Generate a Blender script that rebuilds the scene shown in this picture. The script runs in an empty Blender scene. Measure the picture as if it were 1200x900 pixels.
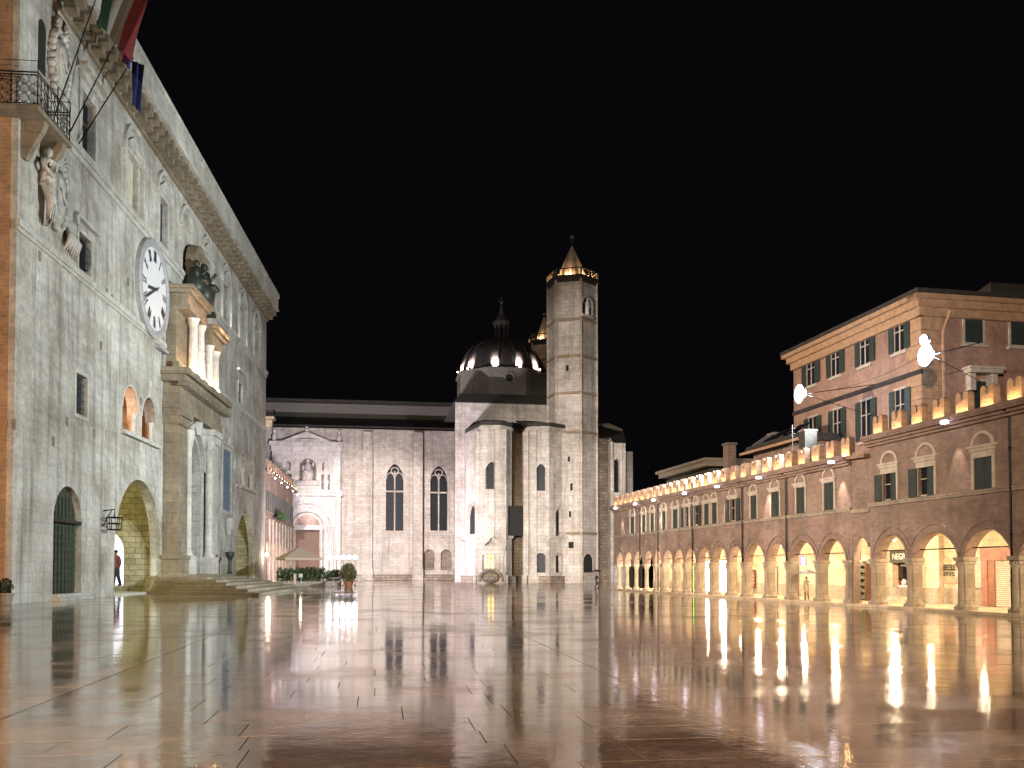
import bpy, bmesh, math, random
from mathutils import Vector, Matrix
from mathutils.geometry import delaunay_2d_cdt
random.seed(7)
PI = math.pi
R = math.radians
scene = bpy.context.scene
col = scene.collection

# ------------------------------------------------------------------ camera, world, exposure
H = 2.0                       # eye height
F = 1080.0                    # focal length in pixels of the 1200 px wide photograph
PITCH = R(1.6)
HORIZ = 668.0
PPY = HORIZ - F*math.tan(PITCH)
cam_d = bpy.data.cameras.new('camera')
cam_d.lens = 36.0*F/1200.0
cam_d.sensor_width = 36.0
cam_d.shift_y = (PPY-450.0)/1200.0
cam_d.clip_start = 0.1
cam_d.clip_end = 3000
cam = bpy.data.objects.new('camera', cam_d)
cam.location = (0, 0, H)
cam.rotation_euler = (PI/2+PITCH, 0, 0)
col.objects.link(cam)
scene.camera = cam

w = bpy.data.worlds.new('World'); scene.world = w; w.use_nodes = True
wn = w.node_tree; bg = wn.nodes['Background']
bg.inputs['Color'].default_value = (0.75, 0.72, 1.0, 1)
bg.inputs['Strength'].default_value = 0.0028
scene.view_settings.view_transform = 'Standard'
scene.view_settings.look = 'None'
scene.view_settings.exposure = 0.0
scene.view_settings.gamma = 1.0
scene.view_settings.use_curve_mapping = False
scene.render.engine = 'CYCLES'
scene.cycles.use_denoising = True
scene.cycles.max_bounces = 6
scene.cycles.diffuse_bounces = 3
scene.cycles.glossy_bounces = 4
scene.cycles.sample_clamp_indirect = 4.0
scene.cycles.caustics_reflective = False
scene.cycles.caustics_refractive = False
scene.cycles.use_light_tree = True

COOL = (0.86, 0.95, 0.95)
PINK = (1.0, 0.89, 0.82)
WARM = (1.0, 0.77, 0.49)
SODIUM = (1.0, 0.42, 0.08)

def light(kind, name, loc, power, color, aim=None, size=None, angle=60, blend=0.5, parent=None, radius=0.1):
    d = bpy.data.lights.new(name, kind)
    d.energy = power; d.color = color
    if kind == 'SPOT':
        d.spot_size = R(angle); d.spot_blend = blend
    if kind in ('SPOT', 'POINT'):
        d.shadow_soft_size = radius
    o = bpy.data.objects.new(name, d); col.objects.link(o)
    o.location = loc
    if aim is not None:
        o.rotation_euler = (Vector(aim)-Vector(loc)).to_track_quat('-Z', 'Y').to_euler()
    if parent: o.parent = parent
    return o

# unseen lamps outside the picture: floods, and fills added to brighten dull parts
light('SPOT', 'church_flood', (-27, 64, 47), 680000, PINK, aim=(-25, 174, 8), angle=20, blend=0.6, radius=0.5)
light('SPOT', 'apse_flood', (-26, 40, 12), 430000, PINK, aim=(6.5, 133, 12), angle=24, blend=0.7, radius=0.5)
light('SPOT', 'tower_fill', (-26, 38, 12), 300000, PINK, aim=(10.5, 134, 34), angle=13, blend=0.9, radius=0.5)  # extra spot added to lift the top of the tower
light('SPOT', 'front_fill', (-5, -14, 8), 900000, PINK, aim=(11, 132, 7), angle=14, blend=1.0, radius=0.4)  # fill added behind the camera to lighten the walls right of the tower
light('SPOT', 'arcade_fill', (-26, 46, 13), 100000, (1.0, 0.80, 0.68), aim=(15, 62, 8), angle=62, blend=0.9, radius=0.4)  # added fill that lightens the arcade fronts and the tall house
light('SPOT', 'sodium_lamp', (-27.5, 38, 7), 2600, SODIUM, aim=(-33, 56, 12), angle=110, blend=0.6, radius=0.3)
light('SPOT', 'paving_fill', (-12, -22, 15), 150000, (1.0, 0.76, 0.56), aim=(-4, 34, 0), angle=110, blend=0.8, radius=0.4)  # added behind the camera to brighten the paving

# ------------------------------------------------------------------ pixel rays and wall frames
cp, sp_ = math.cos(PITCH), math.sin(PITCH)
def ray(x, y):
    a, b = x-600.0, PPY-y
    return Vector((a, F*cp-b*sp_, F*sp_+b*cp))
CAM = Vector((0, 0, H))
def ground(x, y):
    r = ray(x, y); t = -H/r.z
    p = CAM+r*t
    return Vector((p.x, p.y))

class Frame:
    """s along the wall, n into the wall, z up."""
    def __init__(f, o, d):
        f.o = Vector((o[0], o[1])); f.d = Vector((d[0], d[1])).normalized(); f.m = Vector((-f.d.y, f.d.x))
        f.ang = math.atan2(f.d.y, f.d.x)
    def w(f, s, n=0, z=0):
        p = f.o+f.d*s+f.m*n
        return Vector((p.x, p.y, z))
    def px(f, x, y, n=0.0):
        r = ray(x, y)
        c = Vector((CAM.x, CAM.y))-f.o; r2 = Vector((r.x, r.y))
        t = (n-c.dot(f.m))/r2.dot(f.m)
        return (c+r2*t).dot(f.d), CAM.z+t*r.z
    def s(f, x, n=0.0): return f.px(x, 668, n)[0]
    def z(f, x, y, n=0.0): return f.px(x, y, n)[1]
    def local(f, v):
        c = Vector((v[0], v[1]))-f.o
        return c.dot(f.d), c.dot(f.m)
    def sub(f, a, b):
        A = f.w(*a); B = f.w(*b)
        g = Frame((A.x, A.y), (B.x-A.x, B.y-A.y)); g.L = (B-A).length
        g.M = Matrix.Translation((a[0], a[1], 0)) @ Matrix.Rotation(g.ang-f.ang, 4, 'Z')
        return g

# ------------------------------------------------------------------ mesh builder
def inside(x, y, poly):
    c = False; n = len(poly); j = n-1
    for i in range(n):
        xi, yi = poly[i][0], poly[i][1]; xj, yj = poly[j][0], poly[j][1]
        if (yi > y) != (yj > y) and x < (xj-xi)*(y-yi)/(yj-yi)+xi: c = not c
        j = i
    return c
class MB:
    def __init__(s, T=None):
        s.v = []; s.f = []; s.T = T
    def add(s, vs, fs):
        o = len(s.v)
        for p in vs:
            p = Vector(p)
            s.v.append(s.T @ p if s.T is not None else p)
        for f in fs: s.f.append([i+o for i in f])
        return s
    def box(s, x0, x1, y0, y1, z0, z1):
        vs = [(x0,y0,z0),(x1,y0,z0),(x1,y1,z0),(x0,y1,z0),(x0,y0,z1),(x1,y0,z1),(x1,y1,z1),(x0,y1,z1)]
        return s.add(vs, [(0,3,2,1),(4,5,6,7),(0,1,5,4),(1,2,6,5),(2,3,7,6),(3,0,4,7)])
    def frus(s, x0, x1, y0, y1, z0, z1, i):
        vs = [(x0,y0,z0),(x1,y0,z0),(x1,y1,z0),(x0,y1,z0),(x0+i,y0+i,z1),(x1-i,y0+i,z1),(x1-i,y1-i,z1),(x0+i,y1-i,z1)]
        return s.add(vs, [(0,3,2,1),(4,5,6,7),(0,1,5,4),(1,2,6,5),(2,3,7,6),(3,0,4,7)])
    def plate(s, outer, holes, y0, y1):
        """polygon in x,z with holes, thick from y0 to y1"""
        loops = [list(outer)]+[list(h) for h in holes]
        vv = []; ee = []
        for L in loops:
            b = len(vv)
            vv += [Vector(p) for p in L]
            ee += [(b+i, b+(i+1) % len(L)) for i in range(len(L))]
        r = delaunay_2d_cdt(vv, ee, [], 0, 1e-6)
        ov = r[0]; of = []
        for f_ in r[2]:
            cx = sum(ov[i].x for i in f_)/len(f_); cy = sum(ov[i].y for i in f_)/len(f_)
            if inside(cx, cy, loops[0]) and not any(inside(cx, cy, h_) for h_ in loops[1:]): of.append(f_)
        s.add([(p.x, y0, p.y) for p in ov], [tuple(f) for f in of])
        s.add([(p.x, y1, p.y) for p in ov], [tuple(reversed(f)) for f in of])
        for L in loops:
            n = len(L)
            s.add([(p[0], y0, p[1]) for p in L]+[(p[0], y1, p[1]) for p in L],
                  [(i, (i+1) % n, (i+1) % n+n, i+n) for i in range(n)])
        return s
    def prism(s, poly, z0, z1, top=None):
        """polygon in x,y extruded in z, optional other polygon on top"""
        n = len(poly); top = top or poly
        s.add([(p[0], p[1], z0) for p in poly]+[(p[0], p[1], z1) for p in top],
              [tuple(range(n))[::-1], tuple(range(n, 2*n))]+[(i, (i+1) % n, (i+1) % n+n, i+n) for i in range(n)])
        return s
    def lathe(s, prof, cx=0, cy=0, seg=12, a0=0.0, cap=True):
        vs = []; fs = []
        for r_, z in prof:
            for k in range(seg):
                a = a0+2*PI*k/seg
                vs.append((cx+r_*math.cos(a), cy+r_*math.sin(a), z))
        for i in range(len(prof)-1):
            for k in range(seg):
                k2 = (k+1) % seg
                fs.append((i*seg+k, i*seg+k2, (i+1)*seg+k2, (i+1)*seg+k))
        if cap:
            fs.append(tuple(range(seg))[::-1]); fs.append(tuple(range((len(prof)-1)*seg, len(prof)*seg)))
        return s.add(vs, fs)
    def tube(s, pts, rad, seg=6):
        pts = [Vector(p) for p in pts]
        if not hasattr(rad, '__len__'): rad = [rad]*len(pts)
        vs = []; fs = []
        for i, p in enumerate(pts):
            t = (pts[min(i+1, len(pts)-1)]-pts[max(i-1, 0)]).normalized()
            u = t.cross(Vector((0, 0, 1)))
            if u.length < 1e-3: u = t.cross(Vector((1, 0, 0)))
            u.normalize(); v = t.cross(u)
            for k in range(seg):
                a = 2*PI*k/seg
                vs.append(p+u*math.cos(a)*rad[i]+v*math.sin(a)*rad[i])
        for i in range(len(pts)-1):
            for k in range(seg):
                k2 = (k+1) % seg
                fs.append((i*seg+k, i*seg+k2, (i+1)*seg+k2, (i+1)*seg+k))
        fs.append(tuple(range(seg))[::-1]); fs.append(tuple(range((len(pts)-1)*seg, len(pts)*seg)))
        return s.add(vs, fs)
    def ball(s, c, r_, seg=10, rings=6):
        if not hasattr(r_, '__len__'): r_ = (r_, r_, r_)
        vs = []; fs = []
        for i in range(rings+1):
            t = PI*i/rings
            for k in range(seg):
                a = 2*PI*k/seg
                vs.append((c[0]+r_[0]*math.sin(t)*math.cos(a), c[1]+r_[1]*math.sin(t)*math.sin(a), c[2]-r_[2]*math.cos(t)))
        for i in range(rings):
            for k in range(seg):
                k2 = (k+1) % seg
                fs.append((i*seg+k, i*seg+k2, (i+1)*seg+k2, (i+1)*seg+k))
        return s.add(vs, fs)
    def build(s, name, mat, parent=None, smooth=False, loc=None, label=None):
        me = bpy.data.meshes.new(name)
        me.from_pydata([tuple(v) for v in s.v], [], s.f)
        bm = bmesh.new(); bm.from_mesh(me)
        bmesh.ops.remove_doubles(bm, verts=bm.verts, dist=1e-4)
        bmesh.ops.dissolve_degenerate(bm, edges=bm.edges, dist=1e-5)
        bmesh.ops.recalc_face_normals(bm, faces=bm.faces)
        bm.to_mesh(me); bm.free()
        if smooth:
            for p in me.polygons: p.use_smooth = True
        me.materials.append(mat)
        o = bpy.data.objects.new(name, me); col.objects.link(o)
        if parent: o.parent = parent
        if loc is not None: o.location = loc
        if label: o['label'] = label
        return o

def empty(name, label, cat, frame=None, s=0, n=0, z=0, group=None, loc=None, rz=None):
    o = bpy.data.objects.new(name, None); col.objects.link(o)
    o.empty_display_size = 0.3
    if frame is not None:
        o.location = frame.w(s, n, z); o.rotation_euler = (0, 0, frame.ang)
    else:
        o.location = loc or (0, 0, 0); o.rotation_euler = (0, 0, rz or 0)
    o['label'] = label; o['category'] = cat
    if group: o['group'] = group
    return o
def structure(o):
    o['kind'] = 'structure'; return o

def clone(o, parent, loc, rz=None):
    c = o.copy(); col.objects.link(c); c.parent = parent; c.location = loc
    if rz is not None: c.rotation_euler = (0, 0, rz)
    for ch in list(o.children):
        if ch.type == 'MESH':
            d = ch.copy(); col.objects.link(d); d.parent = c
    return c

def arch(x0, x1, z0, zt, spring=None, n=12, point=0.0):
    """arched outline, counter clockwise from the lower left"""
    c = (x0+x1)/2; a = (x1-x0)/2
    if spring is None: spring = zt-a
    h = zt-spring
    pts = [(x0, z0), (x1, z0)]
    for i in range(n+1):
        t = PI*i/n
        if point > 0:
            k = math.cos(t); zz = h*(1-abs(k)**(2.0-point))**(0.5+point*0.22)
            pts.append((c+a*k, spring+zz))
        else:
            pts.append((c+a*math.cos(t), spring+h*math.sin(t)))
    return pts
def rect(x0, x1, z0, z1): return [(x0, z0), (x1, z0), (x1, z1), (x0, z1)]
def arc_band(mb, x0, x1, spring, h, wd, y0, y1, n=16, point=0.0):
    """moulding that follows an arch"""
    c = (x0+x1)/2; a = (x1-x0)/2
    def pt(a_, h_, t):
        k = math.cos(t)
        if point > 0: return (c+a_*k, spring+h_*(1-abs(k)**(2.0-point))**(0.5+point*0.22))
        return (c+a_*k, spring+h_*math.sin(t))
    outer = [pt(a+wd, h+wd, PI*i/n) for i in range(n+1)]
    inner = [pt(a, h, PI*i/n) for i in range(n+1)][::-1]
    mb.plate(outer+inner, [], y0, y1)
    return mb

# ------------------------------------------------------------------ materials
def nodes(name):
    m = bpy.data.materials.new(name); m.use_nodes = True
    nt = m.node_tree; b = nt.nodes['Principled BSDF']
    return m, nt, b
def N(nt, t, **k):
    n = nt.nodes.new(t)
    for a, v in k.items():
        if a in n.inputs.keys(): n.inputs[a].default_value = v
        else: setattr(n, a, v)
    return n
def L(nt, a, b): nt.links.new(a, b)
def rgb(c): return (c[0], c[1], c[2], 1)

def masonry(name, c1, c2, joint, bw=0.9, bh=0.42, msize=0.012, rough=0.85, blotch=0.5, streak=0.35, bump=0.4, dark=(0.1,0.09,0.07), dscale=0.22, world=False):
    m, nt, b = nodes(name)
    tc = N(nt, 'ShaderNodeTexCoord') if not world else N(nt, 'ShaderNodeNewGeometry')
    src = tc.outputs['Object'] if not world else tc.outputs['Position']
    sx = N(nt, 'ShaderNodeSeparateXYZ'); L(nt, src, sx.inputs[0])
    ad = N(nt, 'ShaderNodeMath', operation='ADD'); L(nt, sx.outputs[0], ad.inputs[0]); L(nt, sx.outputs[1], ad.inputs[1])
    cx = N(nt, 'ShaderNodeCombineXYZ'); L(nt, ad.outputs[0], cx.inputs[0]); L(nt, sx.outputs[2], cx.inputs[1])
    br = N(nt, 'ShaderNodeTexBrick'); L(nt, cx.outputs[0], br.inputs['Vector'])
    br.inputs['Scale'].default_value = 1.0; br.inputs['Brick Width'].default_value = bw; br.inputs['Row Height'].default_value = bh
    br.inputs['Mortar Size'].default_value = msize; br.inputs['Mortar Smooth'].default_value = 0.3
    br.inputs['Color1'].default_value = rgb(c1); br.inputs['Color2'].default_value = rgb(c2); br.inputs['Mortar'].default_value = rgb(joint)
    nz = N(nt, 'ShaderNodeTexNoise', Scale=dscale, Detail=6.0, Roughness=0.65); L(nt, src, nz.inputs['Vector'])
    rp = N(nt, 'ShaderNodeValToRGB'); L(nt, nz.outputs[0], rp.inputs[0])
    rp.color_ramp.elements[0].position = 0.36; rp.color_ramp.elements[0].color = (0,0,0,1)
    rp.color_ramp.elements[1].position = 0.68; rp.color_ramp.elements[1].color = (1,1,1,1)
    mx = N(nt, 'ShaderNodeMixRGB', blend_type='MULTIPLY')
    f1 = N(nt, 'ShaderNodeMath', operation='MULTIPLY'); L(nt, rp.outputs[0], f1.inputs[0]); f1.inputs[1].default_value = blotch
    L(nt, f1.outputs[0], mx.inputs[0]); L(nt, br.outputs['Color'], mx.inputs[1]); mx.inputs[2].default_value = (0.42, 0.37, 0.33, 1)
    # rain streaks
    mp = N(nt, 'ShaderNodeMapping'); mp.inputs['Scale'].default_value = (1.3, 1.3, 0.09); L(nt, src, mp.inputs[0])
    n2 = N(nt, 'ShaderNodeTexNoise', Scale=1.0, Detail=5.0, Roughness=0.6); L(nt, mp.outputs[0], n2.inputs['Vector'])
    r2 = N(nt, 'ShaderNodeValToRGB'); L(nt, n2.outputs[0], r2.inputs[0])
    r2.color_ramp.elements[0].position = 0.48; r2.color_ramp.elements[0].color = (0,0,0,1)
    r2.color_ramp.elements[1].position = 0.72; r2.color_ramp.elements[1].color = (1,1,1,1)
    f2 = N(nt, 'ShaderNodeMath', operation='MULTIPLY'); L(nt, r2.outputs[0], f2.inputs[0]); f2.inputs[1].default_value = streak
    m2 = N(nt, 'ShaderNodeMixRGB'); L(nt, f2.outputs[0], m2.inputs[0]); L(nt, mx.outputs[0], m2.inputs[1]); m2.inputs[2].default_value = rgb(dark)
    # fine grain
    n3 = N(nt, 'ShaderNodeTexNoise', Scale=3.2, Detail=8.0, Roughness=0.75); L(nt, src, n3.inputs['Vector'])
    n6 = N(nt, 'ShaderNodeTexNoise', Scale=0.9, Detail=6.0, Roughness=0.8); L(nt, src, n6.inputs['Vector'])
    r6 = N(nt, 'ShaderNodeMapRange'); L(nt, n6.outputs[0], r6.inputs[0]); r6.inputs[1].default_value = 0.3; r6.inputs[2].default_value = 0.7; r6.inputs[3].default_value = 0.12; r6.inputs[4].default_value = 0.85
    m6 = N(nt, 'ShaderNodeMixRGB', blend_type='OVERLAY'); m6.inputs[0].default_value = 0.35; L(nt, m2.outputs[0], m6.inputs[1]); L(nt, r6.outputs[0], m6.inputs[2])
    m3 = N(nt, 'ShaderNodeMixRGB', blend_type='OVERLAY'); m3.inputs[0].default_value = 0.55
    L(nt, m6.outputs[0], m3.inputs[1]); L(nt, n3.outputs[0], m3.inputs[2])
    L(nt, m3.outputs[0], b.inputs['Base Color'])
    b.inputs['Roughness'].default_value = rough
    am = N(nt, 'ShaderNodeMath', operation='MULTIPLY'); L(nt, br.outputs['Fac'], am.inputs[0]); am.inputs[1].default_value = -0.6
    a2 = N(nt, 'ShaderNodeMath', operation='ADD'); L(nt, am.outputs[0], a2.inputs[0]); L(nt, n3.outputs[0], a2.inputs[1])
    bp = N(nt, 'ShaderNodeBump'); bp.inputs['Strength'].default_value = bump; bp.inputs['Distance'].default_value = 0.06
    L(nt, a2.outputs[0], bp.inputs['Height']); L(nt, bp.outputs[0], b.inputs['Normal'])
    return m
def plain(name, c, rough=0.6, metal=0.0, var=0.25, scale=3.0, bump=0.1):
    m, nt, b = nodes(name)
    tc = N(nt, 'ShaderNodeTexCoord')
    nz = N(nt, 'ShaderNodeTexNoise', Scale=scale, Detail=5.0, Roughness=0.6); L(nt, tc.outputs['Object'], nz.inputs['Vector'])
    rp = N(nt, 'ShaderNodeValToRGB'); L(nt, nz.outputs[0], rp.inputs[0])
    rp.color_ramp.elements[0].position = 0.3; rp.color_ramp.elements[0].color = rgb([x*(1-var) for x in c])
    rp.color_ramp.elements[1].position = 0.7; rp.color_ramp.elements[1].color = rgb([min(1, x*(1+var)) for x in c])
    L(nt, rp.outputs[0], b.inputs['Base Color'])
    b.inputs['Roughness'].default_value = rough; b.inputs['Metallic'].default_value = metal
    if bump:
        bp = N(nt, 'ShaderNodeBump'); bp.inputs['Strength'].default_value = bump; bp.inputs['Distance'].default_value = 0.03
        L(nt, nz.outputs[0], bp.inputs['Height']); L(nt, bp.outputs[0], b.inputs['Normal'])
    return m
def glow(name, c, s):
    m, nt, b = nodes(name)
    b.inputs['Base Color'].default_value = rgb(c); b.inputs['Emission Color'].default_value = rgb(c)
    b.inputs['Emission Strength'].default_value = s
    return m

M = {}
M['palace'] = masonry('palace_travertine', (0.53,0.52,0.48), (0.47,0.46,0.42), (0.42,0.405,0.365), 1.5, 0.62, 0.016, blotch=1.0, streak=0.75, bump=0.5)
M['palace_trim'] = masonry('carved_travertine', (0.50,0.49,0.45), (0.44,0.43,0.39), (0.30,0.28,0.24), 1.6, 1.1, 0.012, blotch=0.45, streak=0.3, bump=0.4)
M['palace_dark'] = masonry('brown_portal_stone', (0.27,0.225,0.16), (0.20,0.165,0.115), (0.12,0.095,0.07), 1.6, 0.9, 0.02, blotch=0.6, streak=0.5)
M['palace_brick'] = masonry('palace_side_brick', (0.42,0.25,0.13), (0.33,0.19,0.10), (0.36,0.28,0.2), 0.7, 0.22, 0.02, blotch=0.6, streak=0.3)
M['passage'] = masonry('passage_stone', (0.40,0.36,0.25), (0.28,0.25,0.16), (0.15,0.12,0.08), 1.1, 0.5, 0.03, blotch=0.6, streak=0.3)
M['church'] = masonry('church_travertine', (0.56,0.52,0.47), (0.45,0.41,0.36), (0.33,0.29,0.25), 1.3, 0.55, 0.02, blotch=0.55, streak=0.5, bump=0.5, dark=(0.15,0.13,0.11))
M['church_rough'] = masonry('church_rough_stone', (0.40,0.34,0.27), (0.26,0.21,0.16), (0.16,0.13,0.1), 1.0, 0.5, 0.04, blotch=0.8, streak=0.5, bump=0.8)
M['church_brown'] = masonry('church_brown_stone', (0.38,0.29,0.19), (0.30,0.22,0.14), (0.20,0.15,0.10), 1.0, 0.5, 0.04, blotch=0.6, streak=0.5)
M['arcade_brick'] = masonry('arcade_brick', (0.35,0.245,0.19), (0.27,0.185,0.14), (0.31,0.25,0.20), 0.42, 0.13, 0.012, blotch=0.6, streak=0.4, dscale=0.4)
M['arcade_stone'] = masonry('arcade_pier_stone', (0.42,0.36,0.27), (0.36,0.30,0.22), (0.24,0.2,0.15), 0.9, 0.6, 0.012, blotch=0.5, streak=0.4, dscale=0.6)
M['arcade_plaster'] = masonry('arcade_inner_stone', (0.62,0.52,0.36), (0.55,0.45,0.30), (0.42,0.34,0.23), 1.1, 0.5, 0.012, blotch=0.35, streak=0.25, dscale=0.5)
M['vault'] = plain('vault_plaster', (0.62,0.48,0.30), 0.9, var=0.08, scale=1.2)
M['tall'] = masonry('tall_building_plaster', (0.40,0.25,0.18), (0.38,0.24,0.17), (0.37,0.23,0.165), 3.0, 1.5, 0.005, blotch=0.5, streak=0.4, dscale=0.3)
M['tall_trim'] = plain('ochre_cornice', (0.40,0.25,0.14), 0.8)
M['pale_trim'] = plain('pale_window_stone', (0.48,0.42,0.33), 0.85, var=0.2)
M['shutter'] = plain('dark_green_shutter', (0.030,0.045,0.038), 0.55, var=0.2)
M['blue_shutter'] = plain('grey_blue_shutter', (0.13,0.18,0.25), 0.6, var=0.15)
M['glass'] = plain('dark_glass', (0.010,0.012,0.016), 0.42, var=0.2, bump=0)
for _m in (M['glass'],):
    _m.node_tree.nodes['Principled BSDF'].inputs['Specular IOR Level'].default_value = 0.12
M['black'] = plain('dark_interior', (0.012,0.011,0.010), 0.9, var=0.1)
M['iron'] = plain('black_iron', (0.02,0.02,0.022), 0.45, metal=0.7)
M['wood'] = plain('old_green_wood', (0.035,0.045,0.028), 0.7, var=0.4, scale=2)
M['brown_wood'] = plain('brown_wood', (0.12,0.06,0.035), 0.6, var=0.3)
M['roof'] = plain('dark_roof_tiles', (0.035,0.032,0.027), 0.9, var=0.4, scale=2.0)
M['lead'] = plain('dome_lead', (0.032,0.027,0.025), 0.95, var=0.4)
M['pale_stone'] = masonry('pale_carved_stone', (0.68,0.66,0.64), (0.60,0.58,0.56), (0.42,0.40,0.38), 1.2, 0.8, 0.01, blotch=0.4, streak=0.35, bump=0.3)
M['dark_roofwall'] = plain('dim_roof_wall', (0.16,0.15,0.13), 0.9, var=0.3)
M['bronze'] = plain('dark_bronze', (0.03,0.035,0.028), 0.5, metal=0.3)
M['marble'] = plain('white_marble', (0.62,0.60,0.58), 0.6, var=0.15)
M['clock_face'] = plain('white_clock_face', (0.58,0.58,0.60), 0.55, var=0.05)
M['clock_ring'] = plain('grey_clock_ring', (0.27,0.27,0.28), 0.6, var=0.2)
M['ink'] = plain('black_numerals', (0.03,0.03,0.045), 0.5)
M['green_cloth'] = plain('flag_green', (0.008,0.045,0.026), 0.85)  # flag cloths darkened: the weak light on them is put into the colour
M['white_cloth'] = plain('flag_white', (0.15,0.145,0.13), 0.85, var=0.06)
M['red_cloth'] = plain('flag_red', (0.09,0.005,0.007), 0.85)
M['blue_cloth'] = plain('flag_blue', (0.008,0.014,0.09), 0.85)
M['gold'] = plain('flag_gold', (0.6,0.45,0.03), 0.7)
M['canvas'] = plain('beige_canvas', (0.55,0.42,0.34), 0.85, var=0.08)
M['leaf'] = plain('hedge_leaf', (0.035,0.075,0.02), 0.6, var=0.6, scale=9)
M['leaf_dark'] = plain('dark_leaf', (0.012,0.02,0.01), 0.6, var=0.6, scale=9)
M['leaf_dry'] = plain('yellow_green_leaf', (0.10,0.10,0.025), 0.6, var=0.5, scale=9)
M['terracotta'] = plain('terracotta', (0.30,0.13,0.07), 0.8)
M['concrete'] = plain('planter_concrete', (0.36,0.31,0.27), 0.85)
M['skin'] = plain('skin', (0.42,0.26,0.18), 0.6, var=0.1)
M['coat_beige'] = plain('beige_coat', (0.42,0.34,0.20), 0.85, var=0.12)
M['trouser'] = plain('tan_trousers', (0.22,0.16,0.11), 0.85)
M['dark_cloth'] = plain('dark_clothes', (0.02,0.018,0.022), 0.85)
M['blue_jeans'] = plain('blue_jeans', (0.06,0.09,0.22), 0.85)
M['pink_cloth'] = plain('pink_jacket', (0.40,0.14,0.28), 0.85)
M['hair'] = plain('dark_hair', (0.03,0.02,0.015), 0.7)
M['umbrella_grey'] = plain('grey_umbrella', (0.13,0.13,0.17), 0.6)
M['metal_grey'] = plain('grey_metal', (0.35,0.35,0.36), 0.4, metal=0.6)
M['shutter_metal'] = plain('rolling_shutter_metal', (0.50,0.45,0.36), 0.5, metal=0.2, var=0.08)
M['poster_pink'] = plain('faded_pink_poster', (0.70,0.36,0.28), 0.6, var=0.25, scale=1.5)
M['poster_white'] = plain('white_poster', (0.6,0.55,0.5), 0.6, var=0.25)
M['poster_red'] = plain('red_poster', (0.35,0.07,0.05), 0.6, var=0.6, scale=6)
M['sign_dark'] = plain('dark_sign_paint', (0.03,0.03,0.022), 0.7)
M['sign_pale'] = plain('pale_letters', (0.62,0.62,0.50), 0.6)
M['green_lit'] = glow('lit_green_panel', (0.42,0.80,0.14), 1.0)
M['white_lit'] = glow('lit_shop_window', (1.0,0.93,0.92), 4.0)
M['flood_lit'] = glow('floodlight_glass', (0.80,0.90,1.0), 60.0)
M['row_lit'] = glow('lamp_glass', (1.0,0.88,1.0), 26.0)
M['down_lit'] = glow('downlight_glass', (0.90,0.80,1.0), 9.0)
M['up_lit'] = glow('warm_uplight', (1.0,0.60,0.24), 150.0)
M['warm_lit'] = glow('warm_lamp', (1.0,0.78,0.45), 9.0)
M['win_lit'] = glow('lit_yellow_window', (1.0,0.72,0.26), 1.6)
M['violet_lit'] = glow('violet_sign_light', (0.32,0.26,1.0), 3.2)
M['room_lit'] = glow('glowing_room_wall', (0.95,0.95,1.0), 1.6)

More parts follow.
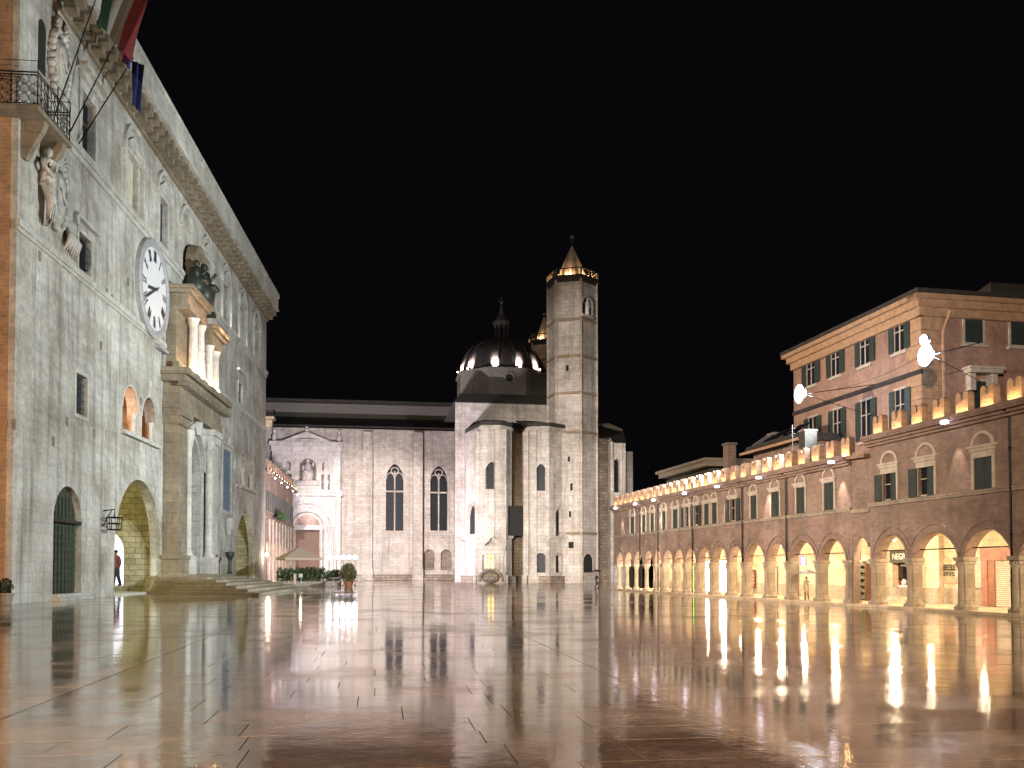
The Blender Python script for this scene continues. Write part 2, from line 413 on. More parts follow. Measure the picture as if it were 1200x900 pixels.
# wet paving
def wet_paving():
    m, nt, b = nodes('wet_paving')
    g = N(nt, 'ShaderNodeNewGeometry')
    at = N(nt, 'ShaderNodeAttribute'); at.attribute_name = 'tone'
    pos = g.outputs['Position']
    def ramp(src, stops):
        rp = N(nt, 'ShaderNodeValToRGB'); L(nt, src, rp.inputs[0]); e = rp.color_ramp.elements
        e[0].position, e[0].color = stops[0][0], rgb(stops[0][1]); e[1].position, e[1].color = stops[-1][0], rgb(stops[-1][1])
        for p_, c_ in stops[1:-1]:
            q = e.new(p_); q.color = rgb(c_)
        return rp.outputs[0]
    base = ramp(at.outputs['Fac'], [(0,(.24,.165,.12)), (.35,(.34,.245,.18)), (.8,(.42,.32,.24)), (1,(.52,.41,.32))])
    # offset the veining of each slab
    ad = N(nt, 'ShaderNodeVectorMath', operation='MULTIPLY_ADD'); L(nt, at.outputs['Vector'], ad.inputs[0]); ad.inputs[1].default_value = (37, 53, 0); L(nt, pos, ad.inputs[2])
    def noise(scale, det, src=pos, rough=.65):
        n = N(nt, 'ShaderNodeTexNoise', Scale=scale, Detail=det, Roughness=rough); L(nt, src, n.inputs['Vector']); return n.outputs[0]
    def mix(kind, f, a, c):
        x = N(nt, 'ShaderNodeMixRGB', blend_type=kind); x.inputs[0].default_value = f; L(nt, a, x.inputs[1]); L(nt, c, x.inputs[2]); return x.outputs[0]
    c1 = mix('MULTIPLY', .75, base, ramp(noise(.45, 8), [(.38,(.42,.38,.36)), (.62,(1,1,1))]))
    c2 = mix('OVERLAY', .8, c1, noise(2.6, 9, ad.outputs[0], .75))
    c3 = mix('MULTIPLY', .6, c2, ramp(noise(9, 6, ad.outputs[0], .7), [(.40,(.45,.42,.40)), (.55,(1,1,1))]))
    L(nt, c3, b.inputs['Base Color'])
    def mr(src, a, b_, c, d):
        x = N(nt, 'ShaderNodeMapRange'); L(nt, src, x.inputs[0]); x.inputs[1].default_value = a; x.inputs[2].default_value = b_; x.inputs[3].default_value = c; x.inputs[4].default_value = d; return x.outputs[0]
    def math_(op, a, b_):
        x = N(nt, 'ShaderNodeMath', operation=op); L(nt, a, x.inputs[0])
        if isinstance(b_, float): x.inputs[1].default_value = b_
        else: L(nt, b_, x.inputs[1])
        return x.outputs[0]
    # film of water: puddled and half dry places
    dry = mr(math_('ADD', noise(.22, 6), math_('MULTIPLY', at.outputs['Fac'], .10)), .50, .64, 0.0, 1.0)
    rg = math_('ADD', math_('MULTIPLY', dry, .12), mr(noise(1.7, 6, ad.outputs[0]), .35, .7, .025, .08))
    L(nt, rg, b.inputs['Roughness']); b.inputs['IOR'].default_value = 1.5
    L(nt, mr(dry, 0.0, 1.0, 1.0, .35), b.inputs['Coat Weight']); L(nt, math_('MULTIPLY', rg, .45), b.inputs['Coat Roughness']); b.inputs['Coat IOR'].default_value = 1.5
    h = math_('ADD', math_('MULTIPLY', noise(1.3, 3), .0032), math_('ADD', math_('MULTIPLY', noise(8.0, 3), .0011), math_('MULTIPLY', noise(45.0, 3), .00022)))
    bp = N(nt, 'ShaderNodeBump'); bp.inputs['Strength'].default_value = 1.0; bp.inputs['Distance'].default_value = 1.0
    L(nt, h, bp.inputs['Height']); L(nt, bp.outputs[0], b.inputs['Normal']); L(nt, bp.outputs[0], b.inputs['Coat Normal'])
    return m
M['paving'] = wet_paving()

# ================================================================== THE GROUND
g = MB(); g.add([(-900,-60,-.02),(900,-60,-.02),(900,1500,-.02),(-900,1500,-.02)], [(0,1,2,3)])
structure(g.build('ground', plain('dark_ground', (0.05,0.045,0.04), 0.8)))
g = MB(); g.add([(-75,-50,-0.012),(60,-50,-0.012),(60,175,-0.012),(-75,175,-0.012)], [(0,1,2,3)])
structure(g.build('paving_bed', plain('dark_joint_sand', (0.03,0.025,0.02), 0.5)))
def slabs():
    rnd = random.Random(21); vs = []; fs = []; tone = []
    ca, sa = math.cos(math.atan(.145)), math.sin(math.atan(.145))
    bands = [(-16.2,.5),(-5.2,.45),(4.6,.5),(15.5,.5)]
    edges = []; x0 = -62.0
    for bx, bw in bands+[(48.0, .5)]:
        edges.append(('field', x0, bx-bw/2)); edges.append(('band', bx-bw/2, bx+bw/2)); x0 = bx+bw/2
    def put(a, b, c, d, t_, band):
        gp = .007
        a += gp; b -= gp; c += gp; d -= gp
        tx, ty = rnd.gauss(0, .0006), rnd.gauss(0, .0007); h = .004+rnd.uniform(-.0015, .0015)+(.004 if band else 0)
        mx, my = (a+b)/2, (c+d)/2; o = len(vs)
        for (p, q) in ((a,c),(b,c),(b,d),(a,d)):
            z = h+(p-mx)*tx+(q-my)*ty
            vs.append((p*ca-q*sa, p*sa+q*ca, z))
        for (p, q) in ((a,c),(b,c),(b,d),(a,d)):
            vs.append((p*ca-q*sa, p*sa+q*ca, -.011))
        fs.append((o,o+1,o+2,o+3)); tone.append(t_)
        for k in range(4): fs.append((o+k, o+4+k, o+4+(k+1) % 4, o+(k+1) % 4)); tone.append(t_)
    for kind, xa, xb in edges:
        y = -46.0
        while y < 172:
            if kind == 'band':
                ln = rnd.uniform(1.6, 2.6); put(xa, xb, y, y+ln, rnd.uniform(.75, 1.0), True); y += ln; continue
            dp = rnd.choice((.72, .88, 1.0, 1.18)) if y < 70 else rnd.choice((1.6, 2.0)); x = xa
            while x < xb-.01:
                wd = rnd.uniform(1.3, 2.9) if y < 70 else rnd.uniform(3, 5)
                if xb-(x+wd) < .8: wd = xb-x
                put(x, x+wd, y, y+dp, rnd.random()*.8, False); x += wd
            y += dp
    me = bpy.data.meshes.new('wet_square_paving'); me.from_pydata(vs, [], fs)
    at_ = me.attributes.new('tone', 'FLOAT', 'FACE'); at_.data.foreach_set('value', tone)
    me.materials.append(M['paving']); o = bpy.data.objects.new('wet_square_paving', me); col.objects.link(o); return o
structure(slabs())

# ================================================================== figures
def skin_mesh(name, pts, edges, radii, mat, parent=None, levels=1, root=0):
    me = bpy.data.meshes.new(name)
    me.from_pydata(pts, edges, [])
    o = bpy.data.objects.new(name, me); col.objects.link(o)
    md = o.modifiers.new('skin', 'SKIN')
    for i, r_ in enumerate(radii):
        v = me.skin_vertices[0].data[i]
        v.radius = r_ if hasattr(r_, '__len__') else (r_, r_)
        v.use_root = (i == root)
    sb = o.modifiers.new('sub', 'SUBSURF'); sb.levels = levels; sb.render_levels = levels
    dg = bpy.context.evaluated_depsgraph_get()
    nm = bpy.data.meshes.new_from_object(o.evaluated_get(dg))
    o.modifiers.clear(); o.data = nm; nm.name = name
    nm.materials.clear(); nm.materials.append(mat)
    for p in nm.polygons: p.use_smooth = True
    if parent: o.parent = parent
    return o

def person(label, loc, rz, h=1.7, coat=None, legs=None, group=None, arm_up=True, stride=0.12, coat_len=0.45, mirror=1):
    """standing or walking figure facing -y; one body mesh, hair, coat and trousers as children"""
    k = h/1.7
    t = empty('person', label, 'person', loc=loc, rz=rz, group=group)
    m = mirror
    P0 = dict(pel=(0,0,.93), spi=(0,.01,1.12), che=(0,0,1.32), nec=(0,-.01,1.47), hea=(0,-.03,1.56), top=(0,-.02,1.67),
              shl=(-.17*m,0,1.40), ell=(-.22*m,.03,1.13), wrl=(-.22*m,-.06,.90), hal=(-.22*m,-.08,.82),
              shr=(.17*m,0,1.40), hpl=(-.09,0,.90), knl=(-.10,-.04-stride,.50), anl=(-.10,.02-stride,.09), tol=(-.10,-.12-stride,.04),
              hpr=(.09,0,.90), knr=(.10,-.02+stride*.5,.50), anr=(.10,.07+stride,.10), tor=(.10,-.06+stride,.04))
    if arm_up: P0.update(elr=(.24*m,-.10,1.16), wrr=(.13*m,-.27,1.27), har=(.10*m,-.28,1.33))
    else: P0.update(elr=(.23*m,.04,1.13), wrr=(.24*m,-.03,.90), har=(.24*m,-.05,.82))
    rad = dict(pel=(.14,.10), spi=(.12,.09), che=(.15,.10), nec=.05, hea=(.072,.09), top=(.05,.06), shl=.06, ell=.042, wrl=.03, hal=(.035,.02),
               shr=.06, elr=.042, wrr=.03, har=(.035,.025), hpl=.09, knl=.06, anl=.042, tol=.04, hpr=.09, knr=.06, anr=.042, tor=.04)
    names = list(P0); ix = {n: i for i, n in enumerate(names)}
    E = [('pel','spi'),('spi','che'),('che','nec'),('nec','hea'),('hea','top'),('che','shl'),('shl','ell'),('ell','wrl'),('wrl','hal'),
         ('che','shr'),('shr','elr'),('elr','wrr'),('wrr','har'),('pel','hpl'),('hpl','knl'),('knl','anl'),('anl','tol'),('pel','hpr'),('hpr','knr'),('knr','anr'),('anr','tor')]
    # fingers and thumb as short chains rooted in each palm
    pts = [Vector(P0[n])*k for n in names]; rr = [rad[n] if not hasattr(rad[n], '__len__') else tuple(q*k for q in rad[n]) for n in names]
    rr = [(q*k if not hasattr(q, '__len__') else q) for q in rr]
    ee = [(ix[a], ix[b]) for a, b in E]
    skin_mesh('body', pts, ee, rr, M['skin'], t)
    fb = MB()
    for hn in ('hal', 'har'):
        hp = Vector(P0[hn])*k; dn = -1 if not (arm_up and hn == 'har') else 1
        for q in range(4):
            y = (-.027+.018*q)*k; ln = (.075, .085, .08, .06)[q]*k
            fb.tube([hp+Vector((0, y, 0)), hp+Vector((.006, y, dn*ln*.6)), hp+Vector((.02, y-.004, dn*ln))], [.009*k, .008*k, .006*k], 5)
        fb.tube([hp+Vector((0, -.03*k, -dn*.02*k)), hp+Vector((.01, -.055*k, dn*.02*k))], [.010*k, .007*k], 5)
    fb.build('fingers', M['skin'], t, smooth=True)
    hb = MB(); hb.ball((0, .005*k, 1.635*k), (.088*k, .105*k, .085*k), 10, 6); hb.build('hair', M['hair'], t, smooth=True)
    fc = MB(); fc.tube([(0, -.115*k, 1.60*k), (0, -.145*k, 1.565*k)], [.012*k, .018*k], 5); fc.build('nose', M['skin'], t)
    # coat: shell around torso and sleeves
    cm = MB()
    prof = [(.185, .93-coat_len+.10), (.175, .95), (.16, 1.12), (.185, 1.30), (.17, 1.42), (.075, 1.49)]
    vs0 = len(cm.v); cm.lathe([(r_*k, z*k) for r_, z in prof], 0, 0, 14)
    for i in range(vs0, len(cm.v)): cm.v[i].y *= .74
    for side in ('l', 'r'):
        cm.tube([Vector(P0['sh'+side])*k, Vector(P0['el'+side])*k, Vector(P0['wr'+side])*k], [.078*k, .062*k, .05*k], 8)
    cm.build('coat', coat or M['dark_cloth'], t, smooth=True)
    tm = MB()
    for side in ('l', 'r'):
        tm.tube([Vector(P0['hp'+side])*k, Vector(P0['kn'+side])*k, Vector(P0['an'+side])*k], [.115*k, .085*k, .065*k], 8)
    tm.build('trousers', legs or M['dark_cloth'], t, smooth=True)
    sh = MB()
    for side in ('l', 'r'):
        a = Vector(P0['an'+side])*k; b_ = Vector(P0['to'+side])*k
        sh.tube([a+Vector((0, .05*k, -.03*k)), a+Vector((0, -.02*k, -.03*k)), b_], [.05*k, .055*k, .04*k], 7)
    sh.build('shoes', M['dark_cloth'], t, smooth=True)
    return t

def umbrella(label, loc, rz=0, r=0.62, mat=None, zc=0.0, name='umbrella'):
    """held umbrella; loc is the grip"""
    t = empty(name, label, 'umbrella', loc=loc, rz=rz)
    mb = MB()
    n = 8; rings = 4
    vs = []; fs = []
    for i in range(rings+1):
        a = i/rings
        for k in range(n*2):
            th = 2*PI*k/(n*2)
            rr = r*a*(1.0 if k % 2 == 0 else 0.955)
            vs.append((rr*math.cos(th), rr*math.sin(th), .78-.24*a*a*(r/.62)-(0 if k % 2 == 0 else -.01*a)))
    for i in range(rings):
        for k in range(n*2):
            k2 = (k+1) % (n*2)
            fs.append((i*n*2+k, (i+1)*n*2+k, (i+1)*n*2+k2, i*n*2+k2))
    m2 = [(v[0]*.99, v[1]*.99, v[2]-.012) for v in vs]
    mb.add(vs, fs); mb.add(m2, [tuple(reversed(f)) for f in fs])
    mb.build('canopy', mat or M['umbrella_grey'], t)
    s_ = MB(); s_.tube([(0, 0, -.14), (0, 0, .86)], .009, 6); s_.tube([(0, 0, -.14), (0, -.03, -.17), (0, -.06, -.14)], .012, 6)
    for k in range(n):
        th = 2*PI*k/n
        s_.tube([(0, 0, .50), (r*.55*math.cos(th), r*.55*math.sin(th), .70)], .004, 4)
    s_.build('shaft', M['iron'], t)
    return t

def stone_figure(mb, c, h, seated=False, seg=8):
    """draped statue made of joined lobes"""
    x, y, z = c; k = h
    if seated:
        mb.lathe([(.26*k,z),(.30*k,z+.25*k),(.27*k,z+.45*k),(.20*k,z+.55*k),(.17*k,z+.78*k),(.06*k,z+.84*k)], x, y, seg)
        mb.ball((x-.10*k, y-.20*k, z+.40*k), (.10*k,.20*k,.10*k), seg, 5); mb.ball((x+.10*k, y-.20*k, z+.40*k), (.10*k,.20*k,.10*k), seg, 5)
        mb.ball((x-.21*k, y-.07*k, z+.60*k), (.07*k,.10*k,.16*k), seg, 5)
        mb.tube([(x+.19*k,y,z+.74*k),(x+.27*k,y-.14*k,z+.70*k),(x+.26*k,y-.26*k,z+.86*k)], [.065*k,.05*k,.04*k], 6)
        mb.ball((x, y-.02*k, z+.93*k), (.085*k,.095*k,.12*k), seg, 6)
    else:
        mb.lathe([(.15*k,z),(.13*k,z+.25*k),(.12*k,z+.5*k),(.10*k,z+.6*k),(.13*k,z+.78*k),(.05*k,z+.86*k)], x, y, seg)
        mb.tube([(x-.12*k,y,z+.78*k),(x-.17*k,y-.03*k,z+.6*k),(x-.08*k,y-.12*k,z+.52*k)], [.045*k,.04*k,.03*k], 6)
        mb.tube([(x+.12*k,y,z+.78*k),(x+.18*k,y-.02*k,z+.6*k),(x+.13*k,y-.08*k,z+.46*k)], [.045*k,.04*k,.03*k], 6)
        mb.ball((x, y-.01*k, z+.92*k), (.055*k,.065*k,.08*k), seg, 6)

# ================================================================== PALACE (left)
P = Frame(ground(13, 708.5), (-93, 1080))
PL = 80.7
pal = empty('palace', 'large pale travertine palace on the left with a tall portal and a bracketed cornice', 'palace', P)

S = P.s
W_ = 0.9                    # wall thickness
holes = []
# ground and middle storey openings (s0, s1, z0, z1)
door = (5.8, 10.6, 0.45, 7.6); big = (17.3, 29.3, 0.02, 9.5); far = (61.0, 73.6, 0.02, 9.6)
holes.append(arch(*door, n=14)); 
holes.append(arch(*big, spring=3.6, n=20)); holes.append(arch(*far, spring=3.6, n=20))
twin = [(18.7, 22.6, 13.0, 16.8), (23.6, 27.4, 13.0, 16.8)]
ftwin = [(63.0, 67.0, 12.7, 17.1), (68.0, 72.2, 12.7, 17.1)]
for t_ in twin+ftwin: holes.append(arch(*t_, n=12))
small = [(9.15, 11.2, 12.7, 15.5), (9.3, 11.6, 22.75, 25.3), (61.6, 63.8, 23.0, 25.5), (53.3, 57.7, 9.0, 16.1)]
for t_ in small: holes.append(rect(*t_))
slot = (28.6, 29.6, 20.1, 23.2); holes.append(rect(*slot))
upper = [(10.7, 'rect'), (20.4, 'panel'), (29.0, 'open'), (36.6, 'blank'), (44.8, 'open'), (54.0, 'open'), (63.4, 'open'), (72.9, 'open')]
for c, kd in upper:
    if kd != 'blank': holes.append(rect(c-1.25, c+1.25, 31.2, 35.4 if kd != 'rect' else 35.2))
    else: holes.append(arch(c-2.0, c+2.0, 31.2, 37.0, n=12))
pdoor = (34.3, 40.6, 1.62, 15.2)
holes.append(arch(*pdoor, n=16))
ws = MB(); ws.plate(rect(0, PL, 0.004, 40.2), holes, 0, W_)
ws.build('facade_wall', M['palace'], pal)
# closed back, far end and roof
b = MB(); b.box(0.6, PL, 20, 20.6, 0, 40.2); b.box(PL-0.9, PL, W_, 20, 0, 40.2); b.box(0.6, PL, W_, 20, 40.0, 40.2)
b.build('rear_walls', M['palace'], pal)
b = MB(); b.box(0.0, 0.9, W_, 20, 0, 40.2); b.build('brick_side_wall', M['palace_brick'], pal)
# the brick face reaches the corner, the stone quoin only wraps the front
b = MB(); b.box(-0.06, -0.003, 0.35, 20, 0.0, 40.2); b.build('brick_side_facing', M['palace_brick'], pal)
# parapet, corbels, mouldings
b = MB(); b.box(-1.0, PL+1.2, -1.5, 0.4, 40.4, 42.1); b.box(-1.15, PL+1.35, -1.68, 0.5, 42.1, 42.6); b.box(-1.1, PL+1.3, -1.6, 0.4, 40.15, 40.4)
b.build('parapet', M['palace_trim'], pal)
b = MB()
x = -0.3
while x < PL+0.6:
    b.box(x, x+0.7, -1.3, 0, 39.3, 40.15); b.box(x+.08, x+0.62, -0.85, 0, 38.75, 39.3); x += 1.62
b.box(-0.3, PL+0.3, -0.25, 0, 38.4, 38.72)
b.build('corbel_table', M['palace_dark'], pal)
b = MB(); b.box(-0.15, 30, -0.22, 0, 22.15, 22.55); b.box(44.5, PL+.2, -0.22, 0, 22.15, 22.55); b.box(-.1, 30, -0.12, 0, 21.9, 22.15); b.box(44.5, PL+.1, -.12, 0, 21.9, 22.15)
b.build('lower_string_course', M['palace_trim'], pal)
b = MB(); b.box(3.8, PL+.2, -0.28, 0, 30.5, 30.95); b.box(3.8, PL+.1, -.15, 0, 30.1, 30.5); b.box(60.3, 74.5, -.16, 0, 12.35, 12.65)
b.build('sill_course', M['palace_trim'], pal)

# upper windows
for c, kd in upper:
    f = MB()
    if kd == 'rect':
        f.plate(rect(c-1.75, c+1.75, 31.0, 35.9), [rect(c-1.25, c+1.25, 31.21, 35.19)], -.14, -.003)
        f.box(c-2.2, c+2.2, -.75, 0, 36.4, 36.75); f.box(c-1.9, c+1.9, -.4, 0, 35.9, 36.4)
    else:
        w2 = 2.45; a0 = (c-w2+.35, c+w2-.35)
        f.box(c-w2, c-w2+.35, -.3, 0, 30.95, 35.4); f.box(c+w2-.35, c+w2, -.3, 0, 30.95, 35.4)
        arc_band(f, a0[0], a0[1], 35.4, 2.1, .35, -.3, 0)
        f.box(c-w2-.12, c-w2+.45, -.4, 0, 35.15, 35.4); f.box(c+w2-.45, c+w2+.12, -.4, 0, 35.15, 35.4)
        if kd != 'blank':
            f.plate(rect(c-1.6, c+1.6, 31.0, 35.75), [rect(c-1.25, c+1.25, 31.21, 35.39)], -.12, -.004)
            f.box(c-1.8, c+1.8, -.26, -.12, 35.75, 36.0)
            f.plate([(c-1.8, 36.0), (c+1.8, 36.0), (c, 37.1)], [], -.24, -.06)
    fo = f.build('window_surround', M['palace_trim'], pal)
    p_ = MB()
    if kd == 'panel':
        p_.box(c-1.24, c+1.24, .35, .42, 31.21, 35.38); p_.build('closed_panel', M['pale_trim'], fo)
    elif kd == 'blank':
        p_.plate(arch(c-2.0, c+2.0, 31.2, 37.0, n=12), [], .3, .4); p_.build('blind_panel', M['palace'], fo)
    else:
        p_.box(c-1.24, c+1.24, .45, .5, 31.21, 35.38); p_.build('pane', M['glass'], fo)
        q = MB(); q.box(c-.05, c+.05, .38, .45, 31.21, 35.38); q.box(c-1.24, c+1.24, .38, .449, 33.6, 33.7); q.build('mullion', M['brown_wood'], fo)

# small windows
for i, (a, b_, c, d) in enumerate(small[:3]+[slot]):
    f = MB(); f.plate(rect(a-.28, b_+.28, c-.28, d+.3), [rect(a, b_, c, d)], -.08, -.003)
    if i == 1: f.box(a-.9, b_+.9, -.35, 0, d+.75, d+1.0); f.box(a-1.0, a-.55, -.3, 0, d+.2, d+.75)
    if i == 2: f.box(a-.9, b_+.9, -.35, 0, d+1.4, d+1.7)
    fo = f.build('small_window', M['palace_trim'], pal)
    p_ = MB(); p_.box(a, b_, .4, .46, c, d); p_.build('pane', M['glass'], fo)
    if i < 3:
        q = MB()
        for k in range(1, 4): q.tube([(a+(b_-a)*k/4, .15, c), (a+(b_-a)*k/4, .15, d)], .03, 4)
        for k in range(1, 5): q.tube([(a, .15, c+(d-c)*k/5), (b_, .15, c+(d-c)*k/5)], .025, 4)
        q.build('grille', M['iron'], fo)
# tall slatted shutter
a, b_, c, d = small[3]
f = MB(); f.plate(rect(a-.4, b_+.4, c-.4, d+.5), [rect(a, b_, c, d)], -.12, -.003); f.box(a-.6, b_+.6, -.3, 0, d+.5, d+.8)
fo = f.build('shuttered_window', M['palace_trim'], pal)
q = MB(); q.box(a, b_, .12, .18, c, d)
k = c
while k < d-.1:
    q.add([(a,.0,k),(b_,.0,k),(b_,.12,k+.22),(a,.12,k+.22),(a,.03,k-.02),(b_,.03,k-.02),(b_,.14,k+.19),(a,.14,k+.19)],[(0,1,2,3),(4,7,6,5),(0,4,5,1),(2,6,7,3)]); k += .34
q.build('slatted_shutter', M['blue_shutter'], fo)
# coat-of-arms plaques and putlog holes
b = MB(); b.ball((59.2, -.1, 14.9), (.6,.25,.9), 8, 6); b.build('stone_crest', M['palace_trim'], pal)
b = MB(); b.ball((56.6, -.1, 17.4), (.9,.25,.7), 8, 6); b.build('stone_crest', M['palace_trim'], pal)
b = MB(); b.lathe([(.2,6.2),(.55,7.2),(.6,8.1)], 55.6, -.2, 8); b.build('stone_console', M['palace_trim'], pal)
for (x_, y_) in ((125,343),(131,350),(46,300),(60,250),(75,270),(78,494),(110,508),(62,517),(16,497),(150,330),(118,405),(165,470)):
    s0, z0 = P.px(x_, y_); 
    b = MB(); b.box(s0-.16, s0+.16, -.06, .02, z0-.3, z0+.3); b.build('putlog_stone', M['palace_dark'], pal)
b = MB(); b.ball((14.5, -.02, 20.7), (.25,.2,.5), 6, 5); b.build('relief_head', M['palace_trim'], pal)
b = MB(); b.ball((15.3, -.02, 20.3), (.25,.2,.5), 6, 5); b.build('relief_head', M['palace_trim'], pal)
b = MB(); b.plate([(24.9,16.9),(26.2,16.9),(25.9,18.3),(25.2,18.3)],[],-.12,0); b.build('relief_plaque', M['palace_trim'], pal)

# green door
a, b_, c, d = door
f = MB(); f.plate(arch(a+.02, b_-.02, c, d-.02, n=14), [], .42, .55)
do = f.build('arched_door', M['wood'], pal)
q = MB()
for k in range(1, 12): q.box(a+.05, b_-.05, .36, .42, c+.5*k-.05, c+.5*k+.03)
for k in range(1, 8): q.box(a+(b_-a)*k/8-.04, a+(b_-a)*k/8+.04, .35, .42, c, 6.2 if k in (1,7) else 6.9)
q.build('door_ribs', M['leaf_dry'] if False else M['wood'], do)
q = MB(); q.box(a, b_, .0, .42, 5.15, 5.35); q.build('transom_bar', M['iron'], do)
f = MB(); f.box(a-.4, b_+.5, -.7, .9, 0.006, .22); f.box(a-.1, b_+.2, -.35, .9, .22, .45); f.build('door_step', M['palace_trim'], pal)

# rooms behind the big arches (greenish lamp light inside)
def room(a, b_, depth, h, name, side_hole=None):
    r_ = MB()
    r_.box(a-.3, b_+.3, W_+depth, W_+depth+.4, 0, h)        # back
    r_.box(a-.7, a-.3, W_, W_+depth+.4, 0, h)             # near side
    r_.box(a-.7, b_+.7, W_, W_+depth+.4, h, h+.3)
    hl = []
    if side_hole: hl = [side_hole]
    T = Matrix(((0,-1,0,b_+.3+.6),(1,0,0,0),(0,0,1,0),(0,0,0,1)))
    r2 = MB(Matrix(((0,1,0,b_+.3),(1,0,0,0),(0,0,1,0),(0,0,0,1))))
    r2.plate(rect(W_, W_+depth, 0.006, h), hl, 0, .6)
    r_.v += r2.v[:0]
    o = len(r_.v); r_.v += r2.v; r_.f += [[i+o for i in f_] for f_ in r2.f]
    return r_.build(name, M['passage'], pal)
room(big[0], big[1], 8.5, 11, 'entrance_passage', side_hole=arch(3.3+W_-.9, 7.0, .5, 5.6, n=12))
room(far[0], far[1], 5, 10.6, 'far_passage')
b = MB(); b.box(big[0]-.3, big[1]+.3, .2, 9, .008, .10); b.build('passage_floor', M['palace_trim'], pal)
# bright space beyond the passage
b = MB(); b.box(30.2, 36, 9.5, 9.8, 0.5, 6.4); b.box(35.9, 36.2, 1.6, 9.8, 0.5, 6.4); b.box(30.2, 36, 1.6, 9.5, 0.4, 0.5); b.box(30.2, 36, 1.6, 9.5, 6.4, 6.6)
b.build('inner_room', M['marble'], pal)
b = MB(); b.box(35.7, 35.85, 2.0, 9.2, .6, 6.2); b.build('glowing_wall', M['room_lit'], pal)  # glowing sheet stands in for the light of the room beyond
light('POINT', 'passage_lamp', P.w(18.0, 6.6, 9.4), 3000, (0.84, 0.80, 0.34), radius=.25)
light('POINT', 'far_passage_lamp', P.w(63.0, 3.2, 8.2), 1300, (0.82, 0.80, 0.40), radius=.25)

# twin windows: orange room behind
def twin_back(tw, depth, mat, name):
    a, b_ = tw[0][0]-.6, tw[1][1]+.6; z0, z1 = tw[0][2]-.4, tw[0][3]+.5
    r_ = MB(); r_.box(a-.3, b_+.3, W_+depth, W_+depth+.3, z0, z1); r_.box(a-.3, a, W_, W_+depth, z0, z1); r_.box(b_, b_+.3, W_, W_+depth, z0, z1)
    r_.box(a, b_, W_, W_+depth, z0-.2, z0); r_.box(a, b_, W_, W_+depth, z1, z1+.2)
    return r_.build(name, mat, pal)
twin_back(twin, 3, M['palace_brick'], 'lit_window_room')
twin_back(ftwin, 3, M['palace_brick'], 'far_window_room')
light('POINT', 'window_room_lamp', P.w(19.6, 2.7, 15.2), 900, (1.0, 0.50, 0.22), radius=.2)
light('POINT', 'far_window_room_lamp', P.w(66, 3.0, 15.2), 220, (1.0, 0.62, 0.42), radius=.2)
for tw in (twin, ftwin):
    for i, (a, b_, c, d) in enumerate(tw):
        f = MB(); sp = d-(b_-a)/2
        for xx in (b_-.45,):
            f.lathe([(.34,c),(.34,c+.2),(.24,c+.35),(.22,sp-.5),(.36,sp-.15),(.36,sp)], b_-.1, .45, 10)
        arc_band(f, a, b_, sp, (b_-a)/2, .22, -.06, .0, 12)
        f.build('arched_window', M['palace_trim'], pal)
    f = MB(); f.box(tw[0][0]-.5, tw[1][1]+.4, -.4, .6, tw[0][2]-.32, tw[0][2]-.003); f.build('window_sill', M['palace_trim'], pal)

# ---- portal
pt = MB()
n0 = -1.1
# lower storey: two piers, arch field, entablature
pt.plate([(30.0,1.61),(33.7,1.61),(33.7,12.0)] + [(37.45-3.75*math.cos(PI*i/14), 12.0+3.9*math.sin(PI*i/14)) for i in range(1, 14)] + [(41.2,12.0),(41.2,1.61),(45.0,1.61),(45.0,17.4),(30.0,17.4)], [], n0+.35, -.004)
pt.build('portal_body', M['palace_trim'], pal)
for k, xs in enumerate(((29.7, 32.9), (42.2, 45.3))):
    pm = MB()
    pm.box(xs[0]-.35, xs[1]+.35, n0-.55, -.01, .03, 3.0); pm.box(xs[0]-.5, xs[1]+.5, n0-.7, -.015, 3.0, 3.35)
    pm.box(xs[0], xs[1], n0-.25, -.02, 3.35, 16.0)
    pm.frus(xs[0]-.45, xs[1]+.45, n0-.65, -.025, 16.0, 16.6, .0); pm.box(xs[0]-.25, xs[1]+.25, n0-.45, -.02, 15.2, 16.0)
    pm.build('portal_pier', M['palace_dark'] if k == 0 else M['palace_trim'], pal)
    cm = MB(); cx = xs[1]+.5 if k == 0 else xs[0]-.5
    cm.lathe([(.62,3.3),(.5,3.6),(.40,3.9),(.36,13.6),(.5,14.0),(.62,14.7),(.62,15.2)], cx, n0-.15, 12)
    cm.box(cx-.75, cx+.75, n0-.9, n0+.5, 1.61, 3.3)
    cm.build('portal_column', M['palace_trim'], pal, smooth=False)
pm = MB(); pm.box(29.2, 45.8, n0-.5, -.03, 16.62, 17.5); pm.box(29.4, 45.6, n0-.4, -.03, 17.5, 19.0); pm.box(28.8, 46.2, n0-1.0, -.03, 19.0, 19.6); pm.box(28.5, 46.5, n0-1.4, -.03, 19.6, 20.2)
x = 28.9
while x < 46: pm.box(x, x+.45, n0-1.25, n0-.4, 18.6, 19.0); x += .9
pm.build('portal_entablature', M['palace_dark'], pal)
pm = MB(); arc_band(pm, 33.7, 41.2, 12.0, 3.9, .55, n0+.1, n0+.36, 18); arc_band(pm, 34.3, 40.6, 12.0, 3.2, .5, n0+.5, -.005, 18)
pm.ball((34.6, n0+.1, 15.2), (.7,.25,.7), 8, 6); pm.ball((40.6, n0+.1, 15.2), (.7,.25,.7), 8, 6); pm.lathe([(.3,15.3),(.5,16.2),(.55,16.6)], 37.45, n0, 8)
pm.build('portal_archivolt', M['palace_trim'], pal)
pm = MB(); pm.box(34.32, 40.58, .3, .5, 1.62, 12.0); pm.plate([(34.32,12.0),(40.58,12.0)]+[(37.45+3.1*math.cos(PI*i/12), 12.0+3.1*math.sin(PI*i/12)) for i in range(1, 12)], [], .3, .5)
dd = pm.build('portal_door', M['brown_wood'], pal)
q = MB()
